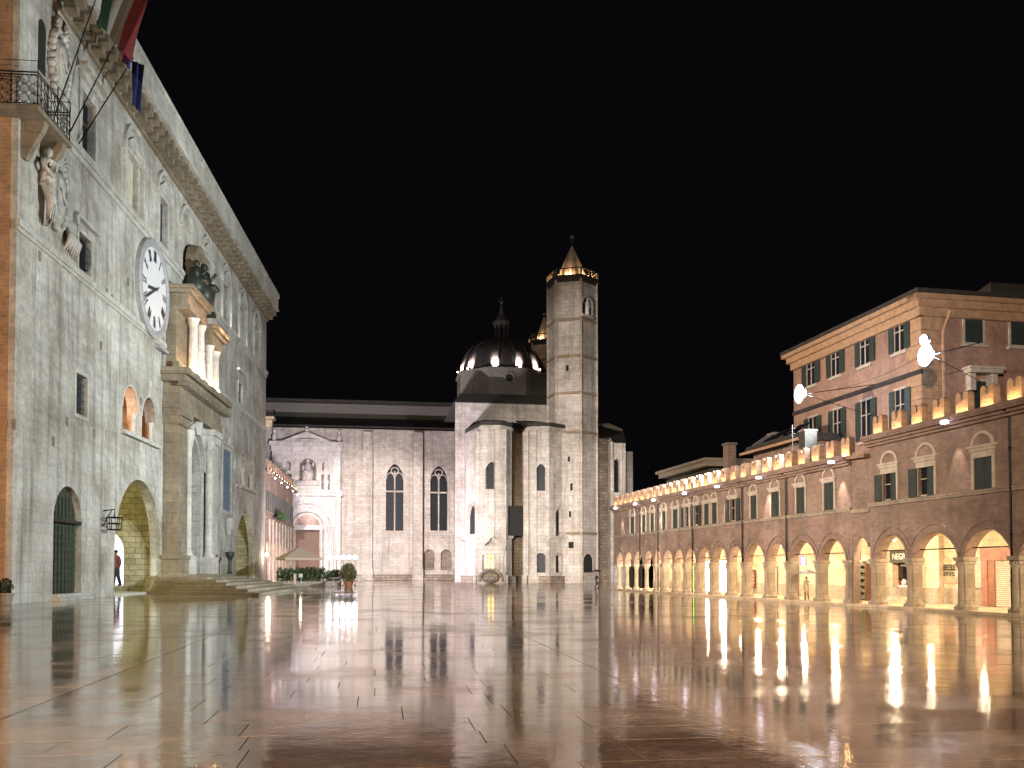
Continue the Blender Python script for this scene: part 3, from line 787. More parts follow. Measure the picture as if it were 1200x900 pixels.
for zz in (2.2, 5.4, 8.6):
    for xx in (34.8, 37.7): q.frus(xx, xx+2.4, .18, .31, zz, zz+2.7, .0)
q.build('door_panel', M['brown_wood'], dd)
pm = MB()   # carved inner jamb, decorated panels
pm.box(40.62, 41.18, n0+.4, -.01, 1.62, 12.0)
for k in range(14): pm.box(40.5, 40.66, n0+.6, n0+1.4, 2.2+k*.7, 2.2+k*.7+.42)
pm.build('carved_jamb', M['palace_trim'], pal)
pm = MB(); pm.lathe([(.35,1.62),(.2,1.9),(.16,3.0),(.45,3.5),(.5,3.9),(.1,3.95)], 43.7, n0-1.9, 10); pm.build('stoup', M['bronze'], pal)
# upper aedicule
pm = MB(); pm.box(29.9, 33.0, n0+.1, -.02, 20.2, 27.2); pm.box(41.8, 44.6, n0+.1, -.02, 20.2, 25.4); pm.box(33.0, 41.8, -.3, -.02, 20.2, 26.0)
pm.box(29.5, 33.3, n0-.3, n0+.3, 20.2, 20.9)
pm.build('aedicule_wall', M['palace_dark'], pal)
for cx_, zt, m_ in ((33.3, 25.8, 0), (35.9, 25.8, 0), (39.4, 24.7, 0), (42.0, 24.7, 0)):
    cm = MB(); cm.lathe([(.62,20.22),(.62,20.5),(.46,20.8),(.42,23.9),(.40,zt-.6),(.55,zt-.25),(.62,zt)], cx_, n0-.55, 12); cm.build('aedicule_column', M['pale_stone'], pal, smooth=False)
pm = MB(); pm.box(30.0, 36.9, n0-1.1, -.03, 25.82, 26.3); pm.box(30.1, 36.8, n0-.9, -.03, 26.3, 27.3); pm.box(29.7, 37.2, n0-1.25, -.03, 27.3, 27.65); pm.box(29.5, 37.4, n0-1.5, -.03, 27.65, 28.0)
pm.box(38.6, 43.0, n0-1.1, -.03, 24.72, 25.8); pm.box(38.3, 43.4, n0-1.4, -.03, 25.8, 26.2); pm.box(38.0, 43.7, n0-1.7, -.03, 26.2, 26.6)
pm.build('aedicule_entablature', M['palace_dark'], pal)
pm = MB(); stone_figure(pm, (37.7, n0-.2, 20.9), 3.4); pm.box(36.9, 38.5, n0-.9, n0+.5, 20.2, 20.9); pm.build('niche_statue', M['marble'], pal, smooth=True)
# lamps that stand on the ledge of the portal
for sx in (31.6, 34.6, 37.9, 41.0):
    q = MB(); q.frus(sx-.25, sx+.25, n0-1.25, n0-.85, 20.22, 20.5, .05); q.build('ledge_lamp', M['up_lit'], pal)
    light('POINT', 'ledge_lamp_light', P.w(sx, n0-1.35, 20.75), 42, (1.0, 0.70, 0.48), radius=.08)
for sx in (31.0, 35.0, 40.2, 42.6):
    light('POINT', 'soffit_lamp_light', P.w(sx, n0-2.2, 26.4), 110, (1.0, 0.50, 0.22), radius=.06)

# relief ornaments near the corner
rnd = random.Random(11)
def relief(c, w_, h_, fig):
    q = MB()
    q.plate([(c[0]-w_*.42,c[1]+h_*.3),(c[0]-w_*.42,c[1]-h_*.05),(c[0]-w_*.25,c[1]-h_*.32),(c[0],c[1]-h_*.46),(c[0]+w_*.25,c[1]-h_*.32),(c[0]+w_*.42,c[1]-h_*.05),(c[0]+w_*.42,c[1]+h_*.3),(c[0],c[1]+h_*.36)], [], -.42, -.0)
    q.ball((c[0], -.42, c[1]), (w_*.30, .22, h_*.30), 12, 8)
    q.tube([(c[0]-w_*.2,-.6,c[1]+h_*.1),(c[0],-.72,c[1]-h_*.12),(c[0]+w_*.2,-.6,c[1]+h_*.1)], [.08,.12,.08], 6)
    for k in range(26):
        a = 2*PI*k/26; q.ball((c[0]+w_*.52*math.cos(a), -.25, c[1]+h_*.5*math.sin(a)), (rnd.uniform(.12,.24), .3, rnd.uniform(.14,.3)), 7, 5)
    for k in range(8):
        a = PI*k/7; q.tube([(c[0]+w_*.2*math.cos(a),-.3,c[1]+h_*.5),(c[0]+w_*.36*math.cos(a),-.45,c[1]+h_*(.5+.16*math.sin(a))),(c[0]+w_*.30*math.cos(a),-.2,c[1]+h_*(.52+.24*math.sin(a)))], [.13,.16,.05], 6)
    q.build('carved_shield', M['palace_trim'], pal, smooth=True)
    for sg in fig:
        q = MB(); x_ = c[0]+sg*w_*.9; z_ = c[1]-h_*.62; k_ = h_*1.12/1.7
        q.tube([(x_-.05,-.4,z_+.95*k_),(x_-.15,-.75,z_+.52*k_),(x_-.1,-.5,z_+.05)], [.16*k_,.10*k_,.06*k_], 8)
        q.tube([(x_+.15,-.4,z_+.95*k_),(x_+.35,-.55,z_+.50*k_),(x_+.3,-.35,z_+.05)], [.16*k_,.10*k_,.06*k_], 8)
        q.tube([(x_,-.4,z_+.85*k_),(x_,-.5,z_+1.15*k_),(x_,-.45,z_+1.40*k_),(x_,-.42,z_+1.50*k_)], [.17*k_,.14*k_,.19*k_,.06*k_], 10)
        q.ball((x_-.05,-.5,z_+1.62*k_), (.10*k_,.11*k_,.13*k_), 10, 7)
        q.tube([(x_-.18*k_,-.4,z_+1.42*k_),(x_-.34*k_,-.6,z_+1.2*k_),(x_-.15*k_,-.85,z_+1.05*k_)], [.07*k_,.055*k_,.04*k_], 7)
        q.tube([(x_+.18*k_,-.4,z_+1.42*k_),(x_+.36*k_,-.55,z_+1.55*k_),(x_+.45*k_,-.4,z_+1.35*k_)], [.07*k_,.055*k_,.04*k_], 7)
        for k in range(6): q.tube([(x_+sg*.25*(k%3-1),-.75,c[1]+h_*.1),(x_+sg*.2*(k%3-1)+.1,-.82,c[1]-h_*.25),(x_+sg*.3*(k%3-1),-.7,c[1]-h_*.55)], [.05,.09,.06], 5)
        q.build('supporter_figure', M['palace_trim'], pal, smooth=True)
relief((5.2, 26.0), 2.3, 4.2, (-1,))
q = MB()
for k in range(7): q.tube([(6.9,-.1,24.6),(6.7+.25*k,-.5,23.9),(6.4+.35*k,-.15,22.9)], [.12,.2,.05], 6)
q.build('carved_feathers', M['palace_trim'], pal, smooth=True)
relief((5.2, 34.6), 2.5, 4.2, ())
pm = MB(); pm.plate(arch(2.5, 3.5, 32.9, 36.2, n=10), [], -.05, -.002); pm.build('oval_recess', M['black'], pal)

# balcony that wraps the corner
bl = MB()
sb0, sb1, nb = -1.05, 3.7, -1.5
bl.box(sb0-.1, sb1+.1, nb-.1, 0, 28.55, 28.85); bl.box(sb0-.1, -.02, 0, 4.5, 28.55, 28.849)
bal = bl.build('balcony', M['palace_dark'], pal)
br_ = MB()
br_.plate([(0,28.55),(0,25.6),(.3,25.5),(.75,27.0),(1.3,28.1),(1.45,28.55)], [], 0, .5)
T1 = Matrix.Translation((0.3, 0, 0)) @ Matrix(((0,1,0,0),(-1,0,0,0),(0,0,1,0),(0,0,0,1)))
br2 = MB(T1); br2.plate([(0,28.55),(0,26.4),(.3,26.3),(.75,27.2),(1.25,28.1),(1.4,28.55)], [], 0, .5)
T2 = Matrix.Translation((3.0, 0, 0)) @ Matrix(((0,1,0,0),(-1,0,0,0),(0,0,1,0),(0,0,0,1)))
br3 = MB(T2); br3.plate([(0,28.55),(0,26.4),(.3,26.3),(.75,27.2),(1.25,28.1),(1.4,28.55)], [], 0, .5)
T3 = Matrix.Translation((0, 1.2, 0)) @ Matrix(((-1,0,0,0),(0,1,0,0),(0,0,1,0),(0,0,0,1)))
br4 = MB(T3); br4.plate([(0,28.55),(0,26.6),(.3,26.5),(.65,27.4),(.95,28.1),(1.0,28.55)], [], 0, .5)
for i_, q in enumerate((br2, br3, br4)): q.build('bracket', M['palace_dark'], bal)
rl = MB()
def rail_run(p0, p1, cnt):
    p0 = Vector(p0); p1 = Vector(p1)
    for z, r_ in ((28.95,.035),(30.62,.035),(30.78,.045),(31.45,.02)):
        rl.tube([p0+Vector((0,0,z)), p1+Vector((0,0,z))], r_, 5)
    for i in range(cnt+1):
        a = p0.lerp(p1, i/cnt)
        if i % 3 == 0: rl.tube([a+Vector((0,0,28.85)), a+Vector((0,0,31.45 if i % 6 == 0 else 30.78))], .035, 5)
        if i < cnt:
            b2 = p0.lerp(p1, (i+1)/cnt)
            for j in range(3):
                z0 = 29.0+j*.54
                c_ = (a+b2)/2+Vector((0,0,z0+.27)); d_ = (b2-a).normalized()*((b2-a).length*.5)
                ring = [c_+d_*math.cos(t)+Vector((0,0,.27*math.sin(t))) for t in [2*PI*q/8 for q in range(9)]]
                rl.tube(ring, .022, 4)
rail_run((sb0, nb, 0), (sb0, 4.4, 0), 12); rail_run((sb0, nb, 0), (sb1, nb, 0), 10); rail_run((sb1, nb, 0), (sb1, -.05, 0), 3)
rl.build('iron_railing', M['iron'], bal)

# clock
ck = empty('clock', 'large round white clock with roman numerals on the palace wall', 'clock', P, 25.5, 0, 26.2)
q = MB(Matrix.Rotation(PI/2, 4, 'X'))
q.lathe([(4.25,0.0),(4.25,.38),(4.12,.5),(3.78,.5),(3.6,.36),(3.5,.36)], 0, 0, 64, cap=False); q.build('rim', M['clock_ring'], ck)
q = MB(Matrix.Rotation(PI/2, 4, 'X')); q.lathe([(3.62,.02),(3.62,.34)], 0, 0, 64); q.build('dial', M['clock_face'], ck)
q = MB()
def bar(mb, r0, r1, th, off, wd, y):
    # th clockwise from 12, off sideways
    d_ = Vector((math.sin(th), 0, math.cos(th))); u = Vector((math.cos(th), 0, -math.sin(th)))
    p = [d_*r0+u*(off-wd), d_*r1+u*(off-wd*1.3), d_*r1+u*(off+wd*1.3), d_*r0+u*(off+wd)]
    mb.add([v+Vector((0,y,0)) for v in p]+[v+Vector((0,y+.03,0)) for v in p], [(0,3,2,1),(4,5,6,7),(0,1,5,4),(1,2,6,5),(2,3,7,6),(3,0,4,7)])
def xbar(mb, th, off, lean, y):
    d_ = Vector((math.sin(th), 0, math.cos(th))); u = Vector((math.cos(th), 0, -math.sin(th)))
    a_ = d_*2.35+u*(off-lean); b2 = d_*3.35+u*(off+lean); w_ = u*.035
    mb.add([a_-w_+Vector((0,y,0)), b2-w_+Vector((0,y,0)), b2+w_+Vector((0,y,0)), a_+w_+Vector((0,y,0)), a_-w_+Vector((0,y+.03,0)), b2-w_+Vector((0,y+.03,0)), b2+w_+Vector((0,y+.03,0)), a_+w_+Vector((0,y+.03,0))], [(0,3,2,1),(4,5,6,7),(0,1,5,4),(1,2,6,5),(2,3,7,6),(3,0,4,7)])
ROM = ['XII','I','II','III','IIII','V','VI','VII','VIII','IX','X','XI']
for h_, r_ in enumerate(ROM):
    th = 2*PI*h_/12; off = -.17*(len(r_)-1)-.0
    wid = {'I':.20, 'V':.36, 'X':.36}
    tot = sum(wid[c] for c in r_); o_ = -tot/2
    for c in r_:
        m_ = o_+wid[c]/2
        if c == 'I': bar(q, 2.35, 3.3, th, m_, .035, -.40)
        elif c == 'V': xbar(q, th, m_-.08, -.08, -.40); xbar(q, th, m_+.08, .08, -.405)
        else: xbar(q, th, m_, .14, -.40); xbar(q, th, m_, -.14, -.405)
        o_ += wid[c]
q.build('numerals', M['ink'], ck)
q = MB(); bar(q, -.8, 2.9, 2*PI*40.5/60, 0, .07, -.55); q.build('minute_hand', M['ink'], ck)
q = MB(); bar(q, -.5, 1.9, 2*PI*(8.67/12), 0, .11, -.50); q.lathe([(.01,0)],0,0,3) if False else None; q.build('hour_hand', M['ink'], ck)
q = MB(); q.box(1.3, 3.9, -.5, 0, -4.75, -4.45); q.build('bracket_ledge', M['clock_ring'], ck)

# bronze seated statue above the portal
st = empty('statue', 'dark bronze seated statue on top of the palace portal', 'statue', P, 38.2, -1.2, 28.05)
q = MB(); q.box(-7.3, 1.2, -1.0, 1.2, 0.01, 1.5) if False else q.frus(-4.4, 2.0, -1.0, 1.2, -.28, .9, .25); q.build('base', M['bronze'], st)
q = MB(); stone_figure(q, (-2.4, 0, .8), 3.3, seated=True, seg=10); q.build('seated_figure', M['bronze'], st, smooth=True)
q = MB(); stone_figure(q, (.9, .1, .8), 4.0, seated=True, seg=10); q.build('robed_figure', M['bronze'], st, smooth=True)
# arched screen behind the statue
pm = MB(); pm.plate(arch(36.4, 41.4, 27.0, 34.6, n=14), [arch(37.0, 40.8, 27.2, 33.9, n=14)], -1.0, -.02); pm.build('statue_arch', M['palace_dark'], pal)
pm = MB(); pm.plate(arch(37.02, 40.78, 27.2, 33.88, n=14), [], -.5, -.02); pm.build('statue_niche', M['palace_brick'], pal)

# steps in front of the portal
stp = empty('stone_steps', 'wide flight of stone steps fanning out below the palace portal', 'steps', P, 30, 0, 0)
NS = 7
for i in range(NS):
    t_ = i/(NS-1)
    e = 1-t_
    z1 = .23*(i+1); z0 = .23*i+.006
    nf = -2.6-8.0*e*.98 - .6; 
    s0 = 29.6-30-13.0*e; s1 = 15.4-1.0*e
    sw = 28.6-30-2.5*e
    poly = [(sw, -.01), (s0, nf), (s1, nf), (s1+3.0+1.5*e, -.01)]
    q = MB(); q.prism(poly, z0, z1); q.build('step', M['palace_dark'], stp)  # darker stone puts the shade of the near faces into the colour

# wall lantern
ln = empty('wall_lantern', 'dark iron lantern cage hung on the palace wall between the two arches', 'lantern', P, *[P.px(121, 608)[0]], 0, P.px(121, 608)[1]-.8)
q = MB()
for k in range(6):
    a = 2*PI*k/6; q.tube([(.55*math.cos(a), -.8+.45*math.sin(a), 0), (.65*math.cos(a), -.8+.55*math.sin(a), .9)], .035, 4)
for zz, rr in ((0, .55), (.45, .6), (.9, .65)):
    q.tube([(rr*math.cos(2*PI*k/12), -.8+rr*.84*math.sin(2*PI*k/12), zz) for k in range(13)], .04, 4)
q.build('cage', M['iron'], ln)
q = MB(); q.tube([(0,0,1.4),(0,-.8,1.5),(0,-.8,.9)], .05, 5); q.tube([(0,0,.3),(0,-.6,1.45)], .035, 4); q.build('bracket_arm', M['iron'], ln)

# flags on poles
def flag(label, base, tip, mat_cols, W, Hh, limp=0.0, group='flags over the palace balcony'):
    b0 = P.px(base[0], base[1], base[2]); t0 = P.px(tip[0], tip[1], tip[2])
    A_ = Vector((b0[0], base[2], b0[1])); B_ = Vector((t0[0], tip[2], t0[1]))
    t = empty('flag', label, 'flag', P, A_.x, A_.y, A_.z, group=group)
    D = B_-A_; dn = -D.normalized()*(1-limp)+Vector((0, 0, -1))*limp
    q = MB(); q.tube([(0,0,0), D], [.05, .035], 6); q.ball(D+Vector((0,0,.05)), .08, 8, 6); q.build('pole', M['iron'], t)
    ns = len(mat_cols)
    for si, mt in enumerate(mat_cols):
        vs = []; fs = []; nu = 10; nv = 16
        for iu in range(nu+1):
            u = (si+iu/nu)/ns
            for iv in range(nv+1):
                v = iv/nv
                p_ = D*.985+dn*(v*Hh)+Vector((.22*math.sin(11*u+2.4*v)*W/3, -u*W*(.80-.2*v), -u*W*(.30+.35*v)))
                p_ += Vector((.10*math.sin(23*u+3*v), .07*math.sin(17*u+5*v), .05*math.sin(9*v+20*u)))*min(1, W/2)
                vs.append(tuple(p_))
        for iu in range(nu):
            for iv in range(nv):
                a = iu*(nv+1)+iv; fs.append((a, a+1, a+nv+2, a+nv+1))
        m_ = MB(); m_.add(vs, fs); m_.add([(v_[0]+.02, v_[1], v_[2]) for v_ in vs], [tuple(reversed(f_)) for f_ in fs])
        m_.build('cloth', mt, t, smooth=True)
    return t
flag('green white and red striped flag on the nearest pole over the balcony', (64,136,-.6), (126,-40,-3.4), [M['green_cloth'], M['white_cloth'], M['red_cloth']], 3.7, 3.7, .35)
flag('small furled white and red flag on the middle pole over the balcony', (80.5,158,-.4), (139,42,-2.6), [M['white_cloth'], M['red_cloth'], M['blue_cloth']], 1.5, 1.3, .8)
flag('dark blue flag hanging limp from the farthest pole over the balcony', (92,169,-.2), (155.5,69,-2.4), [M['blue_cloth']], 1.1, 3.2, 1.0)

# potted shrub by the corner
pp = empty('potted_shrub', 'dark little shrub in a pot at the foot of the orange palace corner', 'potted plant', P, -1.2, -.2, 0.006)
q = MB(); q.lathe([(.32,0),(.42,.55),(.46,.6),(.46,.68),(.38,.68)], 0, 0, 14); q.build('pot', M['palace_dark'], pp)
def leaves(mb, c, r_, cnt, size, flat=1.0):
    for _ in range(cnt):
        while True:
            p = Vector((random.uniform(-1,1), random.uniform(-1,1), random.uniform(-1,1)))
            if .35 < p.length < 1: break
        p = Vector((c[0]+p.x*r_[0], c[1]+p.y*r_[1], c[2]+p.z*r_[2]))
        a = Vector((random.uniform(-1,1), random.uniform(-1,1), random.uniform(-.4,1))).normalized()
        b2 = a.cross(Vector((random.uniform(-1,1), random.uniform(-1,1), random.uniform(-1,1)))).normalized()
        s_ = size*random.uniform(.6, 1.3)
        mb.add([p-a*s_, p+b2*s_*.45, p+a*s_, p-b2*s_*.45], [(0,1,2,3)])
def blades(mb, c, r_, cnt, size):
    leaves(mb, c, r_, cnt, size)
q = MB(); leaves(q, (0,0,1.05), (.42,.42,.5), 420, .09); q.build('foliage', M['leaf_dark'], pp)
q = MB(); q.tube([(0,0,.6),(.03,0,1.2)], [.03,.015], 5); q.build('stem', M['brown_wood'], pp)
# bracket with lamp at the palace far corner
cb = MB(); cb.plate([(0,0),(1.9,1.4),(1.9,1.75),(0,1.75)], [], 0, .0) if False else None
cb = MB(); cb.frus(PL-.2, PL+1.7, -1.2, .6, 24.0, 24.4, 0); cb.prism([(PL,-.9),(PL+.3,-.9),(PL+.3,.3),(PL,.3)], 22.8, 24.0, [(PL,-.9),(PL+1.5,-.9),(PL+1.5,.3),(PL,.3)])
cbo = cb.build('corner_balcony', M['palace_dark'], pal)
q = MB()
for zz in (24.6, 25.5): q.tube([(PL,-1.1,zz),(PL+1.6,-1.1,zz),(PL+1.6,.5,zz)], .04, 4)
for k in range(7): q.tube([(PL+.25*k,-1.1,24.4),(PL+.25*k,-1.1,25.5)], .03, 4)
q.build('corner_railing', M['iron'], cbo)

# ================================================================== CHURCH
C = Frame(ground(440, 680.1), (1, .15))
ch = empty('church', 'big floodlit stone church closing the far end of the square with ribbed dome and apses', 'church', C)
def cs(x, n=0): return C.s(x, n)
def cz(x, y, n=0): return C.z(x, y, n)
def hole(fr, x0, x1, yt, yb, n=0):
    xm = (x0+x1)/2
    return fr.s(x0, n), fr.s(x1, n), fr.z(xm, yb, n), fr.z(xm, yt, n)
def pointed(a, b_, c, d, n=12): return arch(a, b_, c, d, spring=d-(b_-a)*.78, n=n, point=.55)
zE = cz(440, 503); sL = cs(285); sR = cs(541)
w1 = hole(C, 452, 472.5, 543.6, 622); w2 = hole(C, 504, 524, 546, 622)
n1 = hole(C, 497, 509, 644, 668); n2 = hole(C, 516.5, 529, 644, 668)
gd = hole(C, 346, 374, 621, 679); gd = (gd[0], gd[1], .01, gd[3])
q = MB(); q.plate(rect(sL, sR, 0.004, zE), [pointed(*w1), pointed(*w2), arch(*n1), arch(*n2), rect(*gd)], 0, 1.2)
q.build('nave_wall', M['church'], ch)
for i, ww in enumerate((w1, w2)):
    a, b_, c, d = ww; sp = d-(b_-a)*.78; m_ = (a+b_)/2
    q = MB(); arc_band(q, a, b_, sp, d-sp, .45, -.3, 0, 14, point=.55)
    q.box(a-.45, a, -.3, 0, c, sp); q.box(b_, b_+.45, -.3, 0, c, sp); q.frus(a-.6, b_+.6, -.5, .3, c-.5, c, 0); q.frus(m_-.25, m_+.25, -.3, 0, d+.45, d+1.1, .1)
    f = q.build('gothic_window', M['church'], ch)
    q = MB(); q.box(a, b_, .8, .9, c, d); q.build('pane', M['glass'], f)
    q = MB(); q.box(m_-.13, m_+.13, .35, .6, c, d-1.4); q.box(a, b_, .36, .59, c+(d-c)*.58, c+(d-c)*.58+.28)
    for sx in (a, m_): arc_band(q, sx+.12, sx+(b_-a)/2-.12, d-3.0, 1.2, .16, .36, .58, 8)
    for k in range(1): 
        ring = [(m_+.75*math.cos(2*PI*j/12), .47, d-1.25+.6*math.sin(2*PI*j/12)) for j in range(13)]; q.tube(ring, .11, 5)
    q.build('tracery', M['church'], f)
for nn in (n1, n2):
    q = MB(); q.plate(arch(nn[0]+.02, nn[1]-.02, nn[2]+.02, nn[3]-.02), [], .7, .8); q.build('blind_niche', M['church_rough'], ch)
# string, plinth, buttresses
zS = cz(470, 625.5)
q = MB(); q.box(cs(399)+.3, sR+.1, -.35, 0, zS-.25, zS+.2); q.box(cs(399)+.3, sR+.1, -.18, 0, zS-.6, zS-.25); q.box(sL, sR+.1, -.25, 0, zE-.6, zE-.1)
q.build('string_course', M['church'], ch)
q = MB(); q.box(cs(399)+.2, sR+.2, -.9, 0, 0.006, cz(470, 673)); q.box(cs(399)+.2, sR+.3, -1.6, -.9, .006, cz(470, 677))
q.build('plinth', M['church_rough'], ch)
for x0, x1, d_ in ((425, 436, 1.4), (484, 495, 2.0), (533.5, 541.5, 2.2)):
    q = MB(); q.box(cs(x0, -d_), cs(x1, -d_), -d_, .1, 0.01, zE-.7); q.box(cs(x0, -d_)-.15, cs(x1, -d_)+.15, -d_-.3, .1, 0.01, 2.2)
    q.build('buttress', M['church'], ch)
# aisle roof and upper wall behind it
q = MB(); q.add([(sL,-1.3,zE+.05),(sR+.3,-1.3,zE+.05),(sR+.3,7,zE+1.6),(sL,7,zE+1.6),(sL,-1.3,zE+.35),(sR+.3,-1.3,zE+.35),(sR+.3,7,zE+3.2),(sL,7,zE+3.2)], [(0,1,2,3),(4,7,6,5),(0,4,5,1),(2,6,7,3),(1,5,6,2),(0,3,7,4)])
q.build('aisle_roof', M['roof'], ch)
q = MB(); q.box(cs(285, 7), cs(537, 7), 7, 8, zE, cz(440, 474, 7)); q.build('clerestory_wall', M['dark_roofwall'], ch)
q = MB(); q.box(cs(285, 6), cs(537, 6)+.5, 5.5, 26, cz(440, 473.5, 6), cz(440, 470, 6)); q.build('main_roof', M['roof'], ch)

# great portal
px0, px1 = cs(318, -.8), cs(398.5, -.8); pc = (px0+px1)/2
zc1 = cz(358, 578, -.8); ze0 = cz(358, 528, -.8); ze1 = cz(358, 521, -.8); zg = cz(358, 506, -.8)
gdc = (gd[0]+gd[1])/2; zd = gd[3]; ra = (cs(397, -.8)-cs(358.5, -.8))*.82
q = MB()
fld = [(px0, .01), (gd[0]-1.2, .01), (gd[0]-1.2, zd)] + [(gdc-(gd[1]-gd[0]+2.4)/2*math.cos(PI*i/14), zd+.4+(ra-2.0)*math.sin(PI*i/14)) for i in range(15)] + [(gd[1]+1.2, zd), (gd[1]+1.2, .01), (px1, .01), (px1, ze0), (px0, ze0)]
nh = hole(C, 350, 370, 537.5, 563, -.8)
sn = [hole(C, 377, 384, 541, 552, -.8), hole(C, 376, 386, 556, 577, -.8)]
sn2 = [(2*pc-h_[1], 2*pc-h_[0], h_[2], h_[3]) for h_ in sn]
q.plate(fld, [arch(*nh), arch(*sn[0], n=8), rect(*sn[1]), arch(*sn2[0], n=8), rect(*sn2[1])], -.9, -.01)
q.build('portal_front', M['pale_stone'], ch)
q = MB()
q.box(px0-.4, px1+.4, -1.5, -.02, zc1-.5, zc1+.3); q.box(px0-.2, px1+.2, -1.2, -.02, zc1+.3, zc1+.7)
q.box(px0-.5, px1+.5, -1.7, -.02, ze1-.3, ze1+.5); q.box(px0-.2, px1+.2, -1.3, -.02, ze0-.2, ze1-.3)
for xx in (px0-.1, px1-1.0): q.box(xx, xx+1.1, -1.35, -.025, .02, zc1-.5); q.box(xx+.1, xx+1.0, -1.2, -.025, zc1+.7, ze0-.2)
for xx in (px0+2.0, px1-3.1): q.box(xx, xx+.7, -1.15, -.025, zc1+.7, ze0-.2)
q.build('portal_entablature', M['pale_stone'], ch)
gw = (px1-px0)/2-1.6
q = MB(); q.plate([(pc-gw, ze1+.5), (pc+gw, ze1+.5), (pc, zg)], [[(pc-gw+2.2, ze1+1.0), (pc+gw-2.2, ze1+1.0), (pc, zg-1.2)]], -1.4, -.1)
q.plate([(pc-gw, ze1+.5), (pc+gw, ze1+.5), (pc, zg)], [], -.6, -.05); q.lathe([(.25,zg-.3),(.5,zg+.3),(.2,zg+.8),(.4,zg+1.2),(.05,zg+1.5)], pc, -.8, 8)
q.ball((pc, -.7, (ze1+zg)/2+.2), (1.0,.3,1.0), 12, 6)
for xx in (px0+.3, px1-.3): q.lathe([(.35,ze1+.5),(.45,ze1+1.4),(.15,ze1+2.2),(.3,ze1+2.6),(.03,ze1+3.1)], xx, -.8, 8)
q.build('gable', M['pale_stone'], ch)
q = MB(); q.plate(arch(nh[0]+.02, nh[1]-.02, nh[2], nh[3]-.02), [], -.25, -.02)
for h_ in sn+sn2: q.box(h_[0], h_[1], -.3, -.02, h_[2], h_[3])
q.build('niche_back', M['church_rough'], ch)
q = MB(); stone_figure(q, ((nh[0]+nh[1])/2, -.9, nh[2]), 4.0, seated=True); q.box(nh[0]-.6, nh[1]+.6, -1.3, -.9, nh[2]-1.0, nh[2]-.02); q.build('enthroned_figure', M['pale_stone'], ch, smooth=True)
for h_ in (sn[1], sn2[1], sn[0], sn2[0]):
    q = MB(); stone_figure(q, ((h_[0]+h_[1])/2, -.7, h_[2]), (h_[3]-h_[2])*.93); q.build('niche_figure', M['pale_stone'], ch, smooth=True)
q = MB()
for k in range(4):
    r_ = ra-k*.72; arc_band(q, gdc-r_+.5, gdc+r_-.5, zd+.5, r_-.5, .42, -1.35+k*.22, -.3+k*.05, 18)
q.build('archivolt', M['pale_stone'], ch)
for k in range(4):
    r_ = ra-k*.72-.45; q = MB(); arc_band(q, gdc-r_+.5, gdc+r_-.5, zd+.5, r_-.5, .22, -.96+k*.18, -.3+k*.05, 18); q.build('shadow_moulding', M['church_rough'], ch)  # darker stone bands stand in for the shade between the archivolts
for k in range(4):
    for sg in (-1, 1):
        xx = gdc+sg*(ra-.25-k*.72); q = MB()
        q.lathe([(.34,.01),(.34,.8),(.22,1.0),(.20,zd-.7),(.33,zd-.2),(.36,zd+.45)], xx, -1.15+k*.22, 8); q.build('portal_column', M['pale_stone'], ch)
q = MB(); q.plate([(gdc-3.6, zd+.5), (gdc+3.6, zd+.5)]+[(gdc+3.6*math.cos(PI*i/12), zd+.5+3.5*math.sin(PI*i/12)) for i in range(1, 12)], [], -.5, -.2); q.box(gd[0]-.8, gd[1]+.8, -.8, -.02, zd, zd+.5)
q.build('tympanum', M['pale_stone'], ch)
q = MB(); q.plate([(gdc-3.0, zd+.9), (gdc+3.0, zd+.9)]+[(gdc+3.0*math.cos(PI*i/12), zd+.9+2.7*math.sin(PI*i/12)) for i in range(1, 12)], [], -.56, -.49); q.build('faded_fresco', plain('faded_fresco_paint', (.42,.30,.25), .9, var=.55, scale=.9), ch)
q = MB(); q.box(gd[0], gd[1], .5, .7, .02, gd[3]); 
for k in range(5): q.box(gd[0]+.15, gd[1]-.15, .42, .5, .5+k*1.7, 1.9+k*1.7) if .5+k*1.7+1.4 < gd[3] else None
q.build('great_door', M['brown_wood'], ch)

# apse ring: plan points as (picture x, depth)
AN = -46.0
pts = [(540.5, -1.0), (545, AN+8), (561, AN+1.5), (563, AN), (586, AN-.6), (599.5, AN+1.2), (602.5, AN+7), (615.5, AN+7), (617, AN+1.0), (624, AN), (643.5, AN-.5), (662, AN+1.5), (665, AN+9)]
AP = [(cs(x, n), n) for x, n in pts]
zA = cz(600, 499, AN)
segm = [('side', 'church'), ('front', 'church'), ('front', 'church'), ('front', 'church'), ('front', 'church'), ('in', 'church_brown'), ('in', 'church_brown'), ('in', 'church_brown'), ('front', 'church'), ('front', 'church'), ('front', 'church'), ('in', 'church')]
apw = {1: [(546.8, 559, 590, 626, 'r')], 3: [(569, 583, 541, 573, 'g'), (568, 582, 645, 669, 'lit')], 9: [(626.5, 641.5, 543.5, 575, 'g'), (627, 640, 648, 671, 'r')], 10: [(650.5, 658, 594, 628, 'g'), (650.5, 657.5, 649, 671, 'r')], 6: []}
zSA = cz(600, 629, AN)
